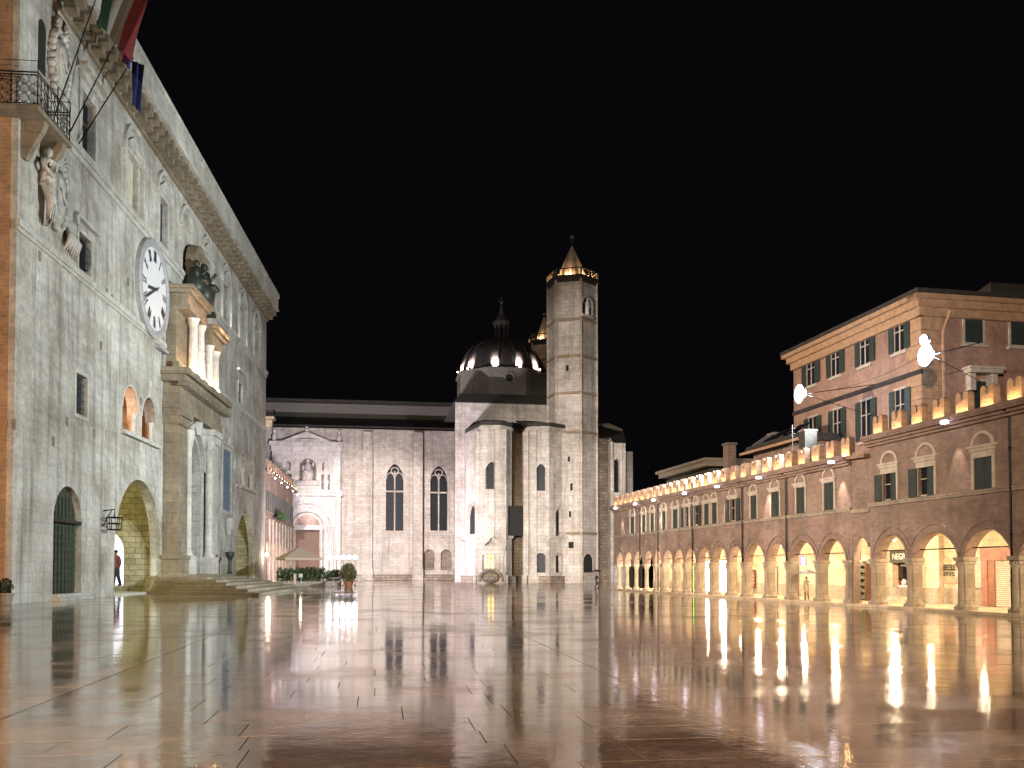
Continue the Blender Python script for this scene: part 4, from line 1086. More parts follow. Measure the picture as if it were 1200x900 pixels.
for i in range(len(AP)-1):
    fr = C.sub(AP[i], AP[i+1]); hl = []; ws_ = []
    for (x0, x1, yt, yb, kd) in apw.get(i, []):
        h_ = hole(fr, x0, x1, yt, yb); h_ = (max(.15, h_[0]), min(fr.L-.15, h_[1]), h_[2], h_[3]); ws_.append((h_, kd)); hl.append(pointed(*h_, n=10) if kd == 'g' else arch(*h_, n=10))
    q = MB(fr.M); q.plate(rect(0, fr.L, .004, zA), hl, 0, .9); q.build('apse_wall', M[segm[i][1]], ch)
    q = MB(fr.M); q.box(-.1, fr.L+.1, -.28, 0, zSA-.2, zSA+.2); q.build('string_course', M[segm[i][1]], ch)
    q = MB(fr.M); q.box(-.05, fr.L+.05, -.22, 0, zA-.6, zA-.2); q.build('eaves_moulding', M[segm[i][1]], ch)
    q = MB(fr.M); q.box(-.15, fr.L+.15, -.6, 0, .006, cz(600, 675, AN)); q.build('plinth', M['church_rough'], ch)
    for h_, kd in ws_:
        a, b_, c, d = h_; q = MB(fr.M)
        if kd == 'g': sp = d-(b_-a)*.78; arc_band(q, a, b_, sp, d-sp, .28, -.22, 0, 12, point=.55)
        else: sp = d-(b_-a)/2; arc_band(q, a, b_, sp, (b_-a)/2, .22, -.18, 0, 12)
        q.box(a-.25, a, -.2, 0, c, sp); q.box(b_, b_+.25, -.2, 0, c, sp)
        f = q.build('arched_window', M['church'], ch)
        q = MB(fr.M); q.box(a, b_, .55, .65, c, d); q.build('pane', M['win_lit'] if kd == 'lit' else M['glass'], f)
        if kd == 'lit':
            q = MB(fr.M); m_ = (a+b_)/2
            for xx in (a+.12, m_, b_-.12): q.box(xx-.07, xx+.07, .4, .5, c, d)
            q.box(a, b_, .41, .49, c+(d-c)*.6, c+(d-c)*.6+.12); q.build('glazing_bars', M['brown_wood'], f)
for i in (2, 4, 8, 9, 11):
    s_, n_ = AP[i]; q = MB(); wq = .55 if i != 4 else .85
    q.box(s_-wq, s_+wq, n_-.55, n_+.5, .008, zA-.7); q.box(s_-wq-.2, s_+wq+.2, n_-.85, n_+.5, .008, cz(600, 674, AN)); q.build('corner_pilaster', M['church'], ch)
# boarded opening in the recess
s0, s1 = cs(595, AN+1.0), cs(613, AN+1.0); q = MB()
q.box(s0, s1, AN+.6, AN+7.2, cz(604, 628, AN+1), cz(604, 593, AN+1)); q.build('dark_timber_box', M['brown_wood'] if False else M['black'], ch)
# small pedimented door frame in front of the first apse
fr = C.sub(AP[3], AP[4]); a = fr.s(560); b_ = fr.s(592.5); z1 = fr.z(576, 641); zt = fr.z(576, 628)
q = MB(fr.M)
q.plate([(a, z1), (b_, z1), ((a+b_)/2, zt)], [[(a+1.1, z1+.2), (b_-1.1, z1+.2), ((a+b_)/2, zt-.35)]], -1.0, -.03); q.box(a-.1, b_+.1, -1.1, -.02, z1-.45, z1)
q.box(a+.1, b_-.1, -.8, -.03, z1-1.1, z1-.45)
for xx in (a+.25, a+.95, b_-1.45, b_-.75): q.box(xx, xx+.5, -.75, -.03, .5, z1-1.1)
q.box(a, b_, -1.1, -.02, .01, fr.z(576, 671)) 
q.build('pedimented_frame', M['church'], ch)
q = MB(fr.M); m_ = (a+b_)/2
q.ball((m_, -1.2, .9), (1.3,.7,.9), 10, 6); arc_band(q, m_-1.5, m_+1.5, .3, 1.6, .4, -1.6, -.9, 12)
q.build('carved_basin', M['church_rough'], ch)
# roofs over the apses
q = MB(); back = [(cs(665, AN+9)+1, AN+20), (cs(543, AN+20), AN+20)]
plan = AP[1:-1]+back; cxs = sum(p[0] for p in plan)/len(plan)
q.prism([(p[0], p[1]-.5) for p in plan], zA+.02, zA+.5)
q.prism([(p[0], p[1]) for p in plan], zA+.5, zA+2.4, [(cxs+(p[0]-cxs)*.75, AN+14+(p[1]-AN-14)*.3) for p in plan])
q.build('apse_roof', M['roof'], ch)
# choir upper wall, roofs, drum, dome
nC = AN+14
q = MB(); s0, s1 = cs(533, nC), cs(646, nC); zt = cz(590, 473, nC)
q.prism([(s0, nC), (s1, nC), (cs(646, -1.2), -1.2), (cs(541.5, -1.2), -1.2)], .01, zt); q.build('choir_wall', M['church'], ch)
q = MB(); q.frus(s0-.3, s1+.3, nC-.4, nC+20, zt+.01, cz(590, 461, nC), 1.2); q.build('choir_roof', M['roof'], ch)
nD = AN+26; dc = cs(587.5, nD); dr = (cs(637.5, nD)-cs(537.5, nD))/2
q = MB(); q.lathe([(dr*1.08, zt-1), (dr*1.08, cz(588, 444.5, nD)), (dr*1.12, cz(588, 444, nD)), (dr*1.12, cz(588, 441.5, nD))], dc, nD, 8, a0=PI/8); q.build('drum', M['dark_roofwall'], ch)
q = MB(Matrix.Translation((dc+.3, nD-dr*1.0, cz(588, 453, nD))) @ Matrix.Rotation(PI/2, 4, 'X')); q.lathe([(.9,.02),(.9,.35),(.65,.35),(.65,.02)], 0, 0, 16, cap=False); f = q.build('round_window', M['dark_roofwall'], ch)
q = MB(Matrix.Translation((dc+.3, nD-dr*1.0, cz(588, 453, nD))) @ Matrix.Rotation(PI/2, 4, 'X')); q.lathe([(.66,.03),(.66,.10)], 0, 0, 16); q.build('pane', M['black'], f)
zb = cz(588, 441, nD); zt2 = cz(588, 400, nD); hd = zt2-zb
prof = [(dr*.97*math.cos(t)**.85, zb+hd*math.sin(t)) for t in [PI/2*.93*i/12 for i in range(13)]]
q = MB(); q.lathe(prof, dc, nD, 48); q.build('dome', M['lead'], ch, smooth=True)
for k in range(16):
    a = 2*PI*(k+.5)/16
    q = MB(); q.tube([(dc+(r_+.05)*math.cos(a), nD+(r_+.05)*math.sin(a), z) for r_, z in prof], .22, 5); q.build('dome_rib', M['lead'], ch)
zl = cz(588, 399, nD); zl1 = cz(588, 378, nD); rl_ = (cs(597, nD)-cs(579, nD))/2
q = MB()
q.lathe([(rl_*1.1, zl-1.2), (rl_*1.1, zl)], dc, nD, 10); q.lathe([(rl_*1.05, zl1-.6), (rl_*1.15, zl1), (rl_*.3, zl1+1.5), (.15, zl1+3.2), (.3, zl1+3.5), (.05, zl1+3.8)], dc, nD, 10)
for k in range(8):
    a = 2*PI*k/8+.3; q.tube([(dc+rl_*.85*math.cos(a), nD+rl_*.85*math.sin(a), zl), (dc+rl_*.85*math.cos(a), nD+rl_*.85*math.sin(a), zl1-.5)], .2, 6)
q.tube([(dc, nD, zl1+3.5), (dc, nD, cz(588, 348, nD))], .06, 5); q.tube([(dc-.6, nD, cz(588, 353, nD)), (dc+.6, nD, cz(588, 353, nD))], .05, 5)
q.build('lantern', M['lead'], ch)
for xq in (549, 577.5, 605.5, 629.5, 538.6):
    sx = (cs(xq, nD-dr*.6)-dc)/(dr*1.02); sx = max(-.98, min(.98, sx)); an = -PI/2+math.asin(sx)
    p_ = (dc+dr*1.06*math.cos(an), nD+dr*1.06*math.sin(an), zb+.15)
    q = MB(); q.frus(p_[0]-.16, p_[0]+.16, p_[1]-.1, p_[1]+.1, p_[2]-.1, p_[2]+.1, .03); q.build('dome_lamp', M['warm_lit'], ch)
    light('SPOT', 'dome_lamp_light', C.w(dc+dr*1.10*math.cos(an), nD+dr*1.10*math.sin(an), zb+.1), 34000, (1.0, 0.78, 0.70), aim=C.w(dc+dr*.72*math.cos(an), nD+dr*.72*math.sin(an), zb+hd*.28), angle=66, blend=1, radius=.15)

# masses right of the tower
q = MB()
q.plate(rect(cs(699, AN+8), cs(717, AN+8), .01, cz(708, 513, AN+8)), [], AN+8, AN+20); q.build('rough_transept_wall', M['church_rough'], ch)
hw = hole(C, 720, 726.5, 538, 577, AN+6)
q = MB(); q.plate(rect(cs(716, AN+6), cs(732, AN+6), .01, cz(724, 519, AN+6)), [arch(*hw)], AN+6, AN+7.5); q.box(cs(716, AN+6), cs(732, AN+6), AN+7.5, AN+20, .01, cz(724, 519, AN+6)-.01)
q.box(cs(729.5, AN+6), cs(732.5, AN+6), AN+5.5, AN+6.01, .01, cz(724, 520, AN+6)); q.box(cs(715, AN+6), cs(718, AN+6), AN+5.5, AN+6.01, .01, cz(724, 518, AN+6)); q.build('right_bay_wall', M['church'], ch)
q = MB(); q.box(hw[0], hw[1], AN+6.9, AN+7.0, hw[2], hw[3]); q.build('pane', M['glass'], ch)
q = MB(); q.box(cs(731, AN+12), cs(742, AN+12), AN+12, AN+20, .01, cz(736, 529, AN+12)); q.build('far_bay_wall', M['church'], ch)
q = MB(); q.add([(cs(699,AN+8),AN+7.5,cz(700,513,AN+8)),(cs(733,AN+8),AN+7.5,cz(731,520,AN+8)),(cs(731,AN+16),AN+16,cz(731,508,AN+16)),(cs(699,AN+16),AN+16,cz(699,500,AN+16))],[(0,1,2,3)]); q.add([(cs(699,AN+8),AN+7.5,cz(700,513,AN+8)+.3),(cs(733,AN+8),AN+7.5,cz(731,520,AN+8)+.3),(cs(731,AN+16),AN+16,cz(731,508,AN+16)+.3),(cs(699,AN+16),AN+16,cz(699,500,AN+16)+.3)],[(0,3,2,1)])
q.build('lean_to_roof', M['roof'], ch)
q = MB(); za = cz(700, 497, AN+16); zb2 = cz(729, 503, AN+16)
q.add([(cs(698,AN+16),AN+16,za-6),(cs(730,AN+16),AN+16,za-6),(cs(730,AN+16),AN+16,zb2),(cs(714,AN+16),AN+16,za+.2),(cs(698,AN+16),AN+16,za),(cs(698,AN+16),AN+17,za-6),(cs(730,AN+16),AN+17,za-6),(cs(730,AN+16),AN+17,zb2),(cs(714,AN+16),AN+17,za+.2),(cs(698,AN+16),AN+17,za)],[(0,1,2,3,4),(5,9,8,7,6),(0,5,6,1),(1,6,7,2),(2,7,8,3),(3,8,9,4),(4,9,5,0)])
q.build('upper_transept_wall', M['church'], ch)

# ---- bell towers
def tower(label, xc, n, rpx, ytop, ycone, yapex, yball, rcone, a8, strings, detail=True):
    sc = cs(xc, n); r_ = cs(xc+rpx, n)-sc; zt = cz(xc, ytop, n)
    t = empty('bell_tower', label, 'bell tower', C, sc, n, 0, group='stone bell towers of the church')
    a0 = -PI/2+R(a8)
    q = MB(); q.lathe([(r_, .01), (r_, zt)], 0, 0, 6, a0=a0); q.build('shaft', M['church'], t)
    for k in range(6):
        a = a0+2*PI*k/6; q = MB(); q.tube([(r_*math.cos(a), r_*math.sin(a), .02), (r_*math.cos(a), r_*math.sin(a), zt)], .22, 5); q.build('corner_shaft', M['church'], t)
    for y_ in strings:
        z_ = cz(xc, y_, n); q = MB(); q.lathe([(r_*1.005, z_-.22), (r_*1.06, z_-.1), (r_*1.06, z_+.12), (r_*1.005, z_+.2)], 0, 0, 6, a0=a0); q.build('string_course', M['church_brown'], t)
    q = MB(); q.lathe([(r_*1.0, zt-.9), (r_*1.10, zt-.2), (r_*1.10, zt+.1)], 0, 0, 6, a0=a0)
    for k in range(6):
        a = a0+2*PI*k/6; a2 = a0+2*PI*(k+1)/6
        A_ = Vector((r_*1.04*math.cos(a), r_*1.04*math.sin(a), 0)); B_ = Vector((r_*1.04*math.cos(a2), r_*1.04*math.sin(a2), 0))
        for j in range(6):
            p_ = A_.lerp(B_, j/6); q.tube([(p_.x, p_.y, zt), (p_.x, p_.y, zt+1.1)], .18 if j == 0 else .06, 5)
        q.tube([A_+Vector((0,0,zt+1.15)), B_+Vector((0,0,zt+1.15))], .09, 5)
    q.build('parapet', M['roof'], t)
    rc = cs(xc+rcone, n)-sc; zc = cz(xc, ycone, n); za_ = cz(xc, yapex, n)
    q = MB(); q.lathe([(rc*1.02, zt-.1), (rc, zc)], 0, 0, 24); q.lathe([(rc, zc), (rc*.55, zc+(za_-zc)*.5), (.12, za_)], 0, 0, 24); co = q.build('cone_spire', M['church'], t)
    q = MB(); q.tube([(0,0,za_-.2),(0,0,cz(xc, yball, n))], .05, 5); q.ball((0,0,cz(xc, yball, n)), .32, 8, 6); q.build('finial', M['lead'], co)
    for k in range(6):
        a = a0+2*PI*(k+.5)/6; x_, y2 = rc*1.28*math.cos(a), rc*1.28*math.sin(a)
        q = MB(); q.frus(x_-.15, x_+.15, y2-.15, y2+.15, zt+.1, zt+.35, .04); q.build('spire_lamp', M['warm_lit'], t)
        light('POINT', 'spire_lamp_light', C.w(sc+rc*1.22*math.cos(a), n+rc*1.15*math.sin(a), zt+.4), 620 if detail else 420, (1.0, 0.55, 0.25), radius=.1)
    return t, sc, r_, a0, zt
nT = AN+4
t1, sc, tr, a0, zt = tower('tall hexagonal stone bell tower with a lit cone spire rising in front of the dome', 671, nT, 28.3, 331, 328, 289, 277, 18, 8, (381, 423, 465, 510, 626))
def tface(k):
    a = a0+2*PI*k/6; b2 = a0+2*PI*(k+1)/6
    fr = C.sub((sc+tr*math.cos(a), nT+tr*math.sin(a)), (sc+tr*math.cos(b2), nT+tr*math.sin(b2)))
    fr.M = Matrix.Translation((-sc, -nT, 0)) @ fr.M
    return fr
fL, fR = tface(5), tface(0)
def twin_win(fr, x0, x1, yt, yb, arched, name='small_window'):
    a, b_, c, d = hole(fr, x0, x1, yt, yb); q = MB(fr.M)
    o = arch(a, b_, c, d, n=8) if arched else rect(a, b_, c, d)
    q.plate(arch(a-.22, b_+.22, c-.2, d+.22, n=8) if arched else rect(a-.2, b_+.2, c-.2, d+.2), [o], -.16, -.01)
    f = q.build(name, M['church'], t1)
    q = MB(fr.M); q.plate(o, [], -.05, -.012); q.build('pane', M['black'], f)
for (x0, x1, yt, yb, ar_) in ((663.5, 667, 428, 435, 0), (665.5, 668.5, 535, 541, 0), (668.5, 671.5, 566, 575, 1), (667, 669.5, 599, 606, 0), (666.5, 672.5, 635, 642.5, 0)): twin_win(fL, x0, x1, yt, yb, ar_)
twin_win(fR, 683, 694, 649, 671, 1, 'lower_window')
a, b_, c, d = hole(fR, 681, 692.5, 350, 378)
q = MB(fR.M); arc_band(q, a, b_, d-1.0, 1.0, .3, -.5, -.01, 10); q.box(a-.3, a, -.4, -.01, c+1, d-1); q.box(b_, b_+.3, -.4, -.01, c+1, d-1); q.box(a-.2, b_+.2, -.6, -.01, c+.6, c+1); bw = q.build('bell_niche', M['church'], t1)
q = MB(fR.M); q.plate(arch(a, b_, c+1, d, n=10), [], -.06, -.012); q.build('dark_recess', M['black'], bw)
q = MB(fR.M); stone_figure(q, ((a+b_)/2, -.35, c+1), (d-c-1)*.95); q.build('niche_statue', M['marble'], bw, smooth=True)
tower('shorter bell tower with orange lit spire half hidden behind the tall tower', 638, AN+40, 18, 402, 400, 372, 368, 10, 0, (425,), detail=False)

# ================================================================== LEFT STREET HOUSE with lit battlements
G = Frame((-36.9, 137.5), (-.12, 1))
gh = empty('loggia_house', 'narrow warm lit brick house with battlements between the palace and the church', 'house', G)
GL = 36.0; zc_ = G.z(330, 566, -.5); zs_ = zc_-6.6
q = MB(); hl = []
for k in range(9):
    a = 1.2+k*3.9; hl.append(arch(a, a+2.4, .02, 6.4, n=10))
    hl.append(rect(a+.5, a+1.7, zs_+1.2, zs_+4.2))
q.plate(rect(0, GL, .004, zc_), hl, 0, .6); q.build('front_wall', M['arcade_brick'], gh)
q = MB(); q.box(-8, 0.01, -0.0, .6, .01, zc_) if False else q.box(0, GL, 4.5, 5, .01, zc_); q.box(-.6, 0, 0.01, 5, .01, zc_); q.box(0, GL, .6, 4.5, 7.0, 7.2); q.box(0, GL, .6, 4.5, zc_-.2, zc_); q.build('inner_wall', M['arcade_plaster'], gh)
q = MB(); q.box(-.2, GL, -.25, 0, zs_, zs_+.35); q.box(-.3, GL, -.8, .3, zc_+.003, zc_+.5); q.build('cornice', M['arcade_brick'], gh)
for k in range(9):
    a = 1.2+k*3.9
    q = MB(); q.box(a+.5, a+1.7, .2, .3, zs_+1.2, zs_+4.2); f = q.build('window', M['glass'], gh)
    q = MB(); q.box(a-.1, a+.45, -.12, -.004, zs_+1.2, zs_+4.2); q.box(a+1.75, a+2.3, -.12, -.004, zs_+1.2, zs_+4.2); q.build('shutter', M['shutter'], f)
    q = MB(); q.box(a+2.75, a+3.25, -.28, -.003, .02, zs_); q.box(a+2.6, a+3.4, -.4, -.003, .02, .8); q.build('pilaster', M['arcade_stone'], gh)
    if k % 2: continue
    light('SPOT', 'house_downlight', G.w(a+3.0, -.75, zc_-.4), 420, WARM, aim=G.w(a+3.0, -.1, zs_), angle=70, blend=.7, radius=.08)
    q = MB(); q.box(a+2.9, a+3.15, -.98, -.78, zc_-.34, zc_-.2); q.build('downlight', M['row_lit'], gh)
for k in range(0, 9, 2): light('POINT', 'arch_lamp', G.w(2.4+k*3.9, 1.6, 6.0), 900, WARM, radius=.15)
for k in range(11):
    a = .4+k*3.3; q = MB(); q.plate([(a,zc_+.5),(a+.9,zc_+.5),(a+.9,zc_+2.3),(a+.72,zc_+2.5),(a+.45,zc_+2.1),(a+.18,zc_+2.5),(a,zc_+2.3)], [], -.3, .1); mo = q.build('merlon', M['arcade_brick'], gh)
    q = MB(); q.box(a+.1, a+.8, -.72, -.62, zc_+.51, zc_+.58); q.build('uplight', M['up_lit'], mo)
q = MB(); q.box(8, 15, -1.0, -.02, zs_+.36, zs_+.55)
for zz in (.9, 1.5): q.tube([(8,-1.0,zs_+zz),(15,-1.0,zs_+zz)], .05, 4)
for k in range(15): q.tube([(8+.5*k,-1.0,zs_+.4),(8+.5*k,-1.0,zs_+1.5)], .03, 4)
bo = q.build('balcony', M['iron'], gh)
q = MB()
for k in range(7): leaves(q, (8.5+k, -1.1, zs_+.8), (.6,.35,.6), 120, .16)
q.build('balcony_plants', M['leaf'], bo)

# ================================================================== RIGHT ARCADES
A = Frame((10.4, 93), (.2, -1))
B = Frame((19.4, 49.7), (.2, -1))
DEP = 4.2                       # depth of the walkway
def column_mesh(hw, spring, near):
    q = MB()
    if near:
        q.box(-hw-.12, hw+.12, -.16, .56, .01, .30); q.frus(-hw-.12, hw+.12, -.16, .56, .30, .42, .10)
        q.box(-hw, hw, .0, .5, .42, spring-.35)
        q.lathe([(.20,.30),(.17,.45),(.155,spring-.6),(.2,spring-.45),(.27,spring-.25)], 0, -.02, 10)
        q.box(-hw-.06, hw+.06, -.10, .54, spring-.35, spring-.18); q.box(-hw-.12, hw+.12, -.18, .58, spring-.18, spring)
    else:
        q.box(-.30, .30, -.05, .55, .01, .28); q.lathe([(.30,.28),(.27,.36),(.2,.44),(.18,spring-.55),(.2,spring-.5),(.29,spring-.2)], 0, .25, 10); q.box(-.31, .31, -.06, .56, spring-.2, spring)
    return q
def arcade(fr, t, piers, zc, zs, spring, crown, windows, L0, L1, nearfrom=0, hw=.24, gap=.45):
    outer = [(L0, spring)]
    for i, p in enumerate(piers):
        outer.append((p+hw, spring)) if i < len(piers)-1 else None
        if i < len(piers)-1:
            a, b_ = p+hw, piers[i+1]-hw; c_ = (a+b_)/2; w_ = (b_-a)/2; h_ = crown-spring
            for k in range(1, 14):
                th = PI-PI*k/14; kk = math.cos(th); outer.append((c_+w_*kk, spring+h_*(1-abs(kk)**1.75)**.58))
            outer.append((b_, spring))
    outer += [(L1, spring), (L1, zc), (L0, zc)]
    out2 = [outer[0]]
    for p in outer[1:]:
        if (Vector(p)-Vector(out2[-1])).length > 1e-3: out2.append(p)
    hl = []
    for wd in windows:
        hl.append(rect(wd[0]-wd[1]/2, wd[0]+wd[1]/2, zs+.02+.12, zs+wd[2]))
    q = MB(); q.plate(out2, hl, 0, .55); q.build('front_wall', M['arcade_brick'], t)
    # arch mouldings
    for i in range(len(piers)-1):
        a, b_ = piers[i]+hw, piers[i+1]-hw; h_ = crown-spring
        q = MB(); c_ = (a+b_)/2; w_ = (b_-a)/2
        def pt(aa, hh, th):
            kk = math.cos(th); return (c_+aa*kk, spring+hh*(1-abs(kk)**1.75)**.58)
        wd = .15
        ou = [pt(w_+wd, h_+wd, PI*k/14) for k in range(15)]; inn = [pt(w_, h_, PI*k/14) for k in range(15)][::-1]
        q.plate(ou+inn, [], -.05, -.002)
        ou = [pt(w_+.42, h_+.42, PI*k/14) for k in range(15)]; inn = [pt(w_+.36, h_+.36, PI*k/14) for k in range(15)][::-1]
        q.plate(ou+inn, [], -.045, -.001)
        q.build('arch_moulding', M['arcade_brick'], t)
        q = MB(); q.tube([(a-.1,.28,spring+.42),(b_+.1,.28,spring+.42)], .03, 5); q.build('tie_rod', M['iron'], t)
        # cross arch and lamp
        q = MB(); q.box(piers[i]-.18, piers[i]+.18, .56, DEP-.002, crown+.02, crown+.3); q.build('cross_beam', M['vault'], t)
    for i, p in enumerate(piers):
        q = column_mesh(hw, spring, i >= nearfrom); q.build('column', M['arcade_stone'], t, loc=(p, 0, 0))
    # vault, back wall, kerb floor, roof, ends
    q = MB(); q.box(L0, L1, .551, 9.0, crown+.3, crown+.5); q.build('vault_ceiling', M['vault'], t)
    q = MB(); q.box(L0, L1, -.35, DEP, 0.008, .15); q.build('kerb_floor', M['arcade_plaster'], t)
    q = MB(); q.box(L0, L1, .55, 9.0, zc-.3, zc-.05); q.box(L0, L1, 8.6, 9.0, .01, zc-.31); q.build('rear_mass', M['arcade_brick'], t)
    q = MB(); q.box(L0, L1, -.09, -.001, zs-.10, zs+.10); q.box(L0, L1, -.13, -.001, zs+.02, zs+.10); q.build('string_course', M['arcade_stone'], t)
    q = MB(); q.box(L0, L1, -.18, -.003, zc-.48, zc-.34); q.box(L0, L1, -.32, -.002, zc-.34, zc-.2); q.box(L0, L1, -.5, .8, zc-.2, zc); q.box(L0, L1, -.54, -.5, zc-.1, zc+.09)
    q.build('cornice', M['arcade_brick'], t)
    for k in range(len(windows)):
        x, wd, hh, kind = windows[k]
        a, b_ = x-wd/2, x+wd/2; z0, z1 = zs+.14, zs+hh; q = MB()
        q.plate(rect(a-.14, b_+.14, z0-.0, z1+gap), [rect(a, b_, z0+.001, z1)], -.06, -.004)
        if kind != 'plain':
            q.box(a-.32, b_+.32, -.16, -.004, z1+gap, z1+gap+.11)
            arc_band(q, a+.0, b_-.0, z1+gap+.11, wd*.42, .14, -.09, -.004, 12)
            q.box(a-.2, b_+.2, -.12, -.005, z1+gap-.15, z1+gap)
        f = q.build('window', M['pale_trim'], t)
        if kind != 'plain':
            g_ = MB(); g_.plate([(x+wd*.5*math.cos(PI*i/10), z1+gap+.115+wd*.40*math.sin(PI*i/10)) for i in range(11)], [], -.02, -.001); g_.build('blind_lunette', M['arcade_brick'], f)
        g_ = MB(); g_.box(a, b_, .18, .22, z0, z1); g_.build('pane', M['glass'], f)
        g_ = MB(); h2 = MB(); h3 = MB()
        def louvre(m_, u0, u1, y_):
            m_.box(u0, u1, y_-.03, y_, z0, z1)
            zz = z0+.08
            while zz < z1-.1: m_.box(u0+.05, u1-.05, y_-.05, y_-.03, zz, zz+.045); zz += .09
            m_.box(u0, u0+.05, y_-.055, y_-.03, z0, z1); m_.box(u1-.05, u1, y_-.055, y_-.03, z0, z1)
        if kind in ('closed', 'plain'):
            louvre(g_, a, x-.01, .08); louvre(h3, x+.01, b_, .08)
        elif kind == 'open':
            louvre(g_, a-wd*.5-.02, a-.02, -.065); louvre(h3, b_+.02, b_+wd*.5+.02, -.065)
        elif kind == 'half':
            louvre(g_, a-wd*.5-.02, a-.02, -.065); louvre(h3, x+.01, b_, .08)
        g_.build('shutter', M['shutter'], f); h3.build('shutter', M['shutter'], f)
        if kind in ('open', 'half'):
            h2.box(x-.03, x+.03, .12, .18, z0, z1); h2.box(a, b_, .12, .179, z0+(z1-z0)*.6, z0+(z1-z0)*.6+.04); h2.box(a, b_, .10, .16, z0, z0+.08); h2.build('sash', M['pale_trim'], f)
def merlons(fr, t, start, cnt, pitch, zc):
    mp = MB()
    def lobe(c, r_, z): return [(c+r_*math.cos(a), z+r_*1.25*math.sin(a)) for a in [PI*k/6 for k in range(7)]]
    out = [(-.42, 0), (.42, 0)] + lobe(.25, .17, .92) + [(.04, .72), (-.04, .72)] + lobe(-.25, .17, .92)
    mp.plate(out, [], 0, .34)
    first = mp.build('merlon', M['arcade_brick'], t, loc=(start, -.12, zc))
    q = MB(); q.box(-.36, .36, -.30, -.24, .012, .06); q.build('uplight', M['up_lit'], first)
    for k in range(1, cnt): clone(first, t, (start+k*pitch, -.12, zc))
def downlight(fr, t, x, zc, power=60):
    q = MB(); q.box(x-.10, x+.10, -.85, -.52, zc-.16, zc-.06); q.box(x-.03, x+.03, -.56, -.5, zc-.16, zc+.02); f = q.build('downlight', M['metal_grey'], t)
    q = MB(); q.box(x-.14, x+.14, -.84, -.60, zc-.30, zc-.165); q.build('lamp_face', M['down_lit'], f)
    light('SPOT', 'downlight_beam', fr.w(x, -.56, zc-.34), power, (1.0, 0.80, 0.66), aim=fr.w(x, -.10, 5.2), angle=44, blend=.7, radius=.05)
def pipe(fr, t, x, zc):
    q = MB(); q.tube([(x,-.12,.2),(x,-.12,zc-.4),(x,-.4,zc-.2)], .055, 6)
    for zz in (1.5, 3.5, 5.5, 7.2): q.tube([(x,-.12,zz),(x,-.12,zz+.08)], .075, 6)
    q.build('drainpipe', M['iron'], t)
def backwall(fr, t, L0, L1, crown, openings):
    hl = [rect(o[0], o[1], o[2], o[3]) for o in openings]
    q = MB(); q.plate(rect(L0, L1, .01, crown+.29), hl, DEP, DEP+.4); q.build('back_wall', M['arcade_plaster'], t)
    q = MB(); q.box(L0, L1, DEP-.04, DEP-.001, .152, 1.0); q.build('stone_dado', M['arcade_stone'], t)
ZC2, ZS2, ZC3, ZS3 = 8.3, 5.34, 9.1, 5.5
pxs = [722.7,732,742.7,754.7,766.7,776.7,790,803,817.3,834,854,872,898.7,924,959,994.7]
piers = [A.s(x) for x in pxs]
arc1 = empty('long_arcade_building', 'long low brick arcade with lit battlements running from the church to the tall house', 'arcade', A)
wn1 = []
for x0, x1, kd in ((738,745,'closed'),(752.5,757,'closed'),(762.5,767,'closed'),(776.5,780.5,'closed'),(788.6,795,'closed'),(802.5,808,'half'),(814,819,'open'),(826,831.5,'closed'),(835,841,'closed'),(856,864,'open'),(881,887.5,'closed'),(905,914.5,'closed'),(934.5,944.5,'closed'),(967,978.6,'closed')):
    a, b_ = A.s(x0), A.s(x1); wn1.append(((a+b_)/2, min(1.25, max(.95, b_-a)), 1.72, kd))
E1 = A.s(994.7)+.35
arcade(A, arc1, piers, ZC2, ZS2, 2.55, 3.80, wn1, -.4, E1, nearfrom=5, gap=.18)
merlons(A, arc1, .5, 27, 1.615, ZC2)
for x in (728.6, 752, 774, 811, 850, 900, 987): downlight(A, arc1, A.s(x, -.1), ZC2, 950)
for x in (751.3, 772.6, 813, 871.8, 923.6): pipe(A, arc1, A.s(x), ZC2)
def bs(x, fr=A): return fr.s(x, DEP)
def bz(x, y, fr=A): return fr.z(x, y, DEP)
opn = []
def shop(fr, t, x0, x1, z1, mat, lit=None, z0=.16, name='shop_front'):
    a, b_ = fr.s(x0, DEP), fr.s(x1, DEP)
    q = MB(); q.plate(rect(a, b_, z0, z1), [rect(a+.12, b_-.12, z0+.02, z1-.14)], DEP-.07, DEP-.045); f = q.build(name, M['brown_wood'], t)
    q = MB(); q.box(a+.12, b_-.12, DEP-.052, DEP-.046, z0+.02, z1-.14); q.build('glazing', mat, f)
    if lit: light('POINT', 'shop_glow', fr.w((a+b_)/2, DEP-.6, 1.6), lit[0], lit[1], radius=.2)
backwall(A, arc1, -.4, E1+1.6, 3.80, [(A.s(1045.5, DEP), A.s(1068, DEP), .45, 2.45)])
shop(A, arc1, 746, 753, 2.6, M['glass'])
shop(A, arc1, 774.5, 777, 2.3, M['white_lit']); shop(A, arc1, 791, 797.5, 2.6, M['glass']); 
shop(A, arc1, 806, 814.5, 2.9, M['green_lit'], (40, (.6, 1, .3)))
shop(A, arc1, 827, 834.5, 2.9, M['white_lit'], (60, (1, .9, .95)))
shop(A, arc1, 843, 853.5, 2.9, M['white_lit'], (90, (1, .9, .95)))
shop(A, arc1, 904, 912, 2.3, M['poster_white'])
shop(A, arc1, 928, 937, 2.4, M['shutter'])
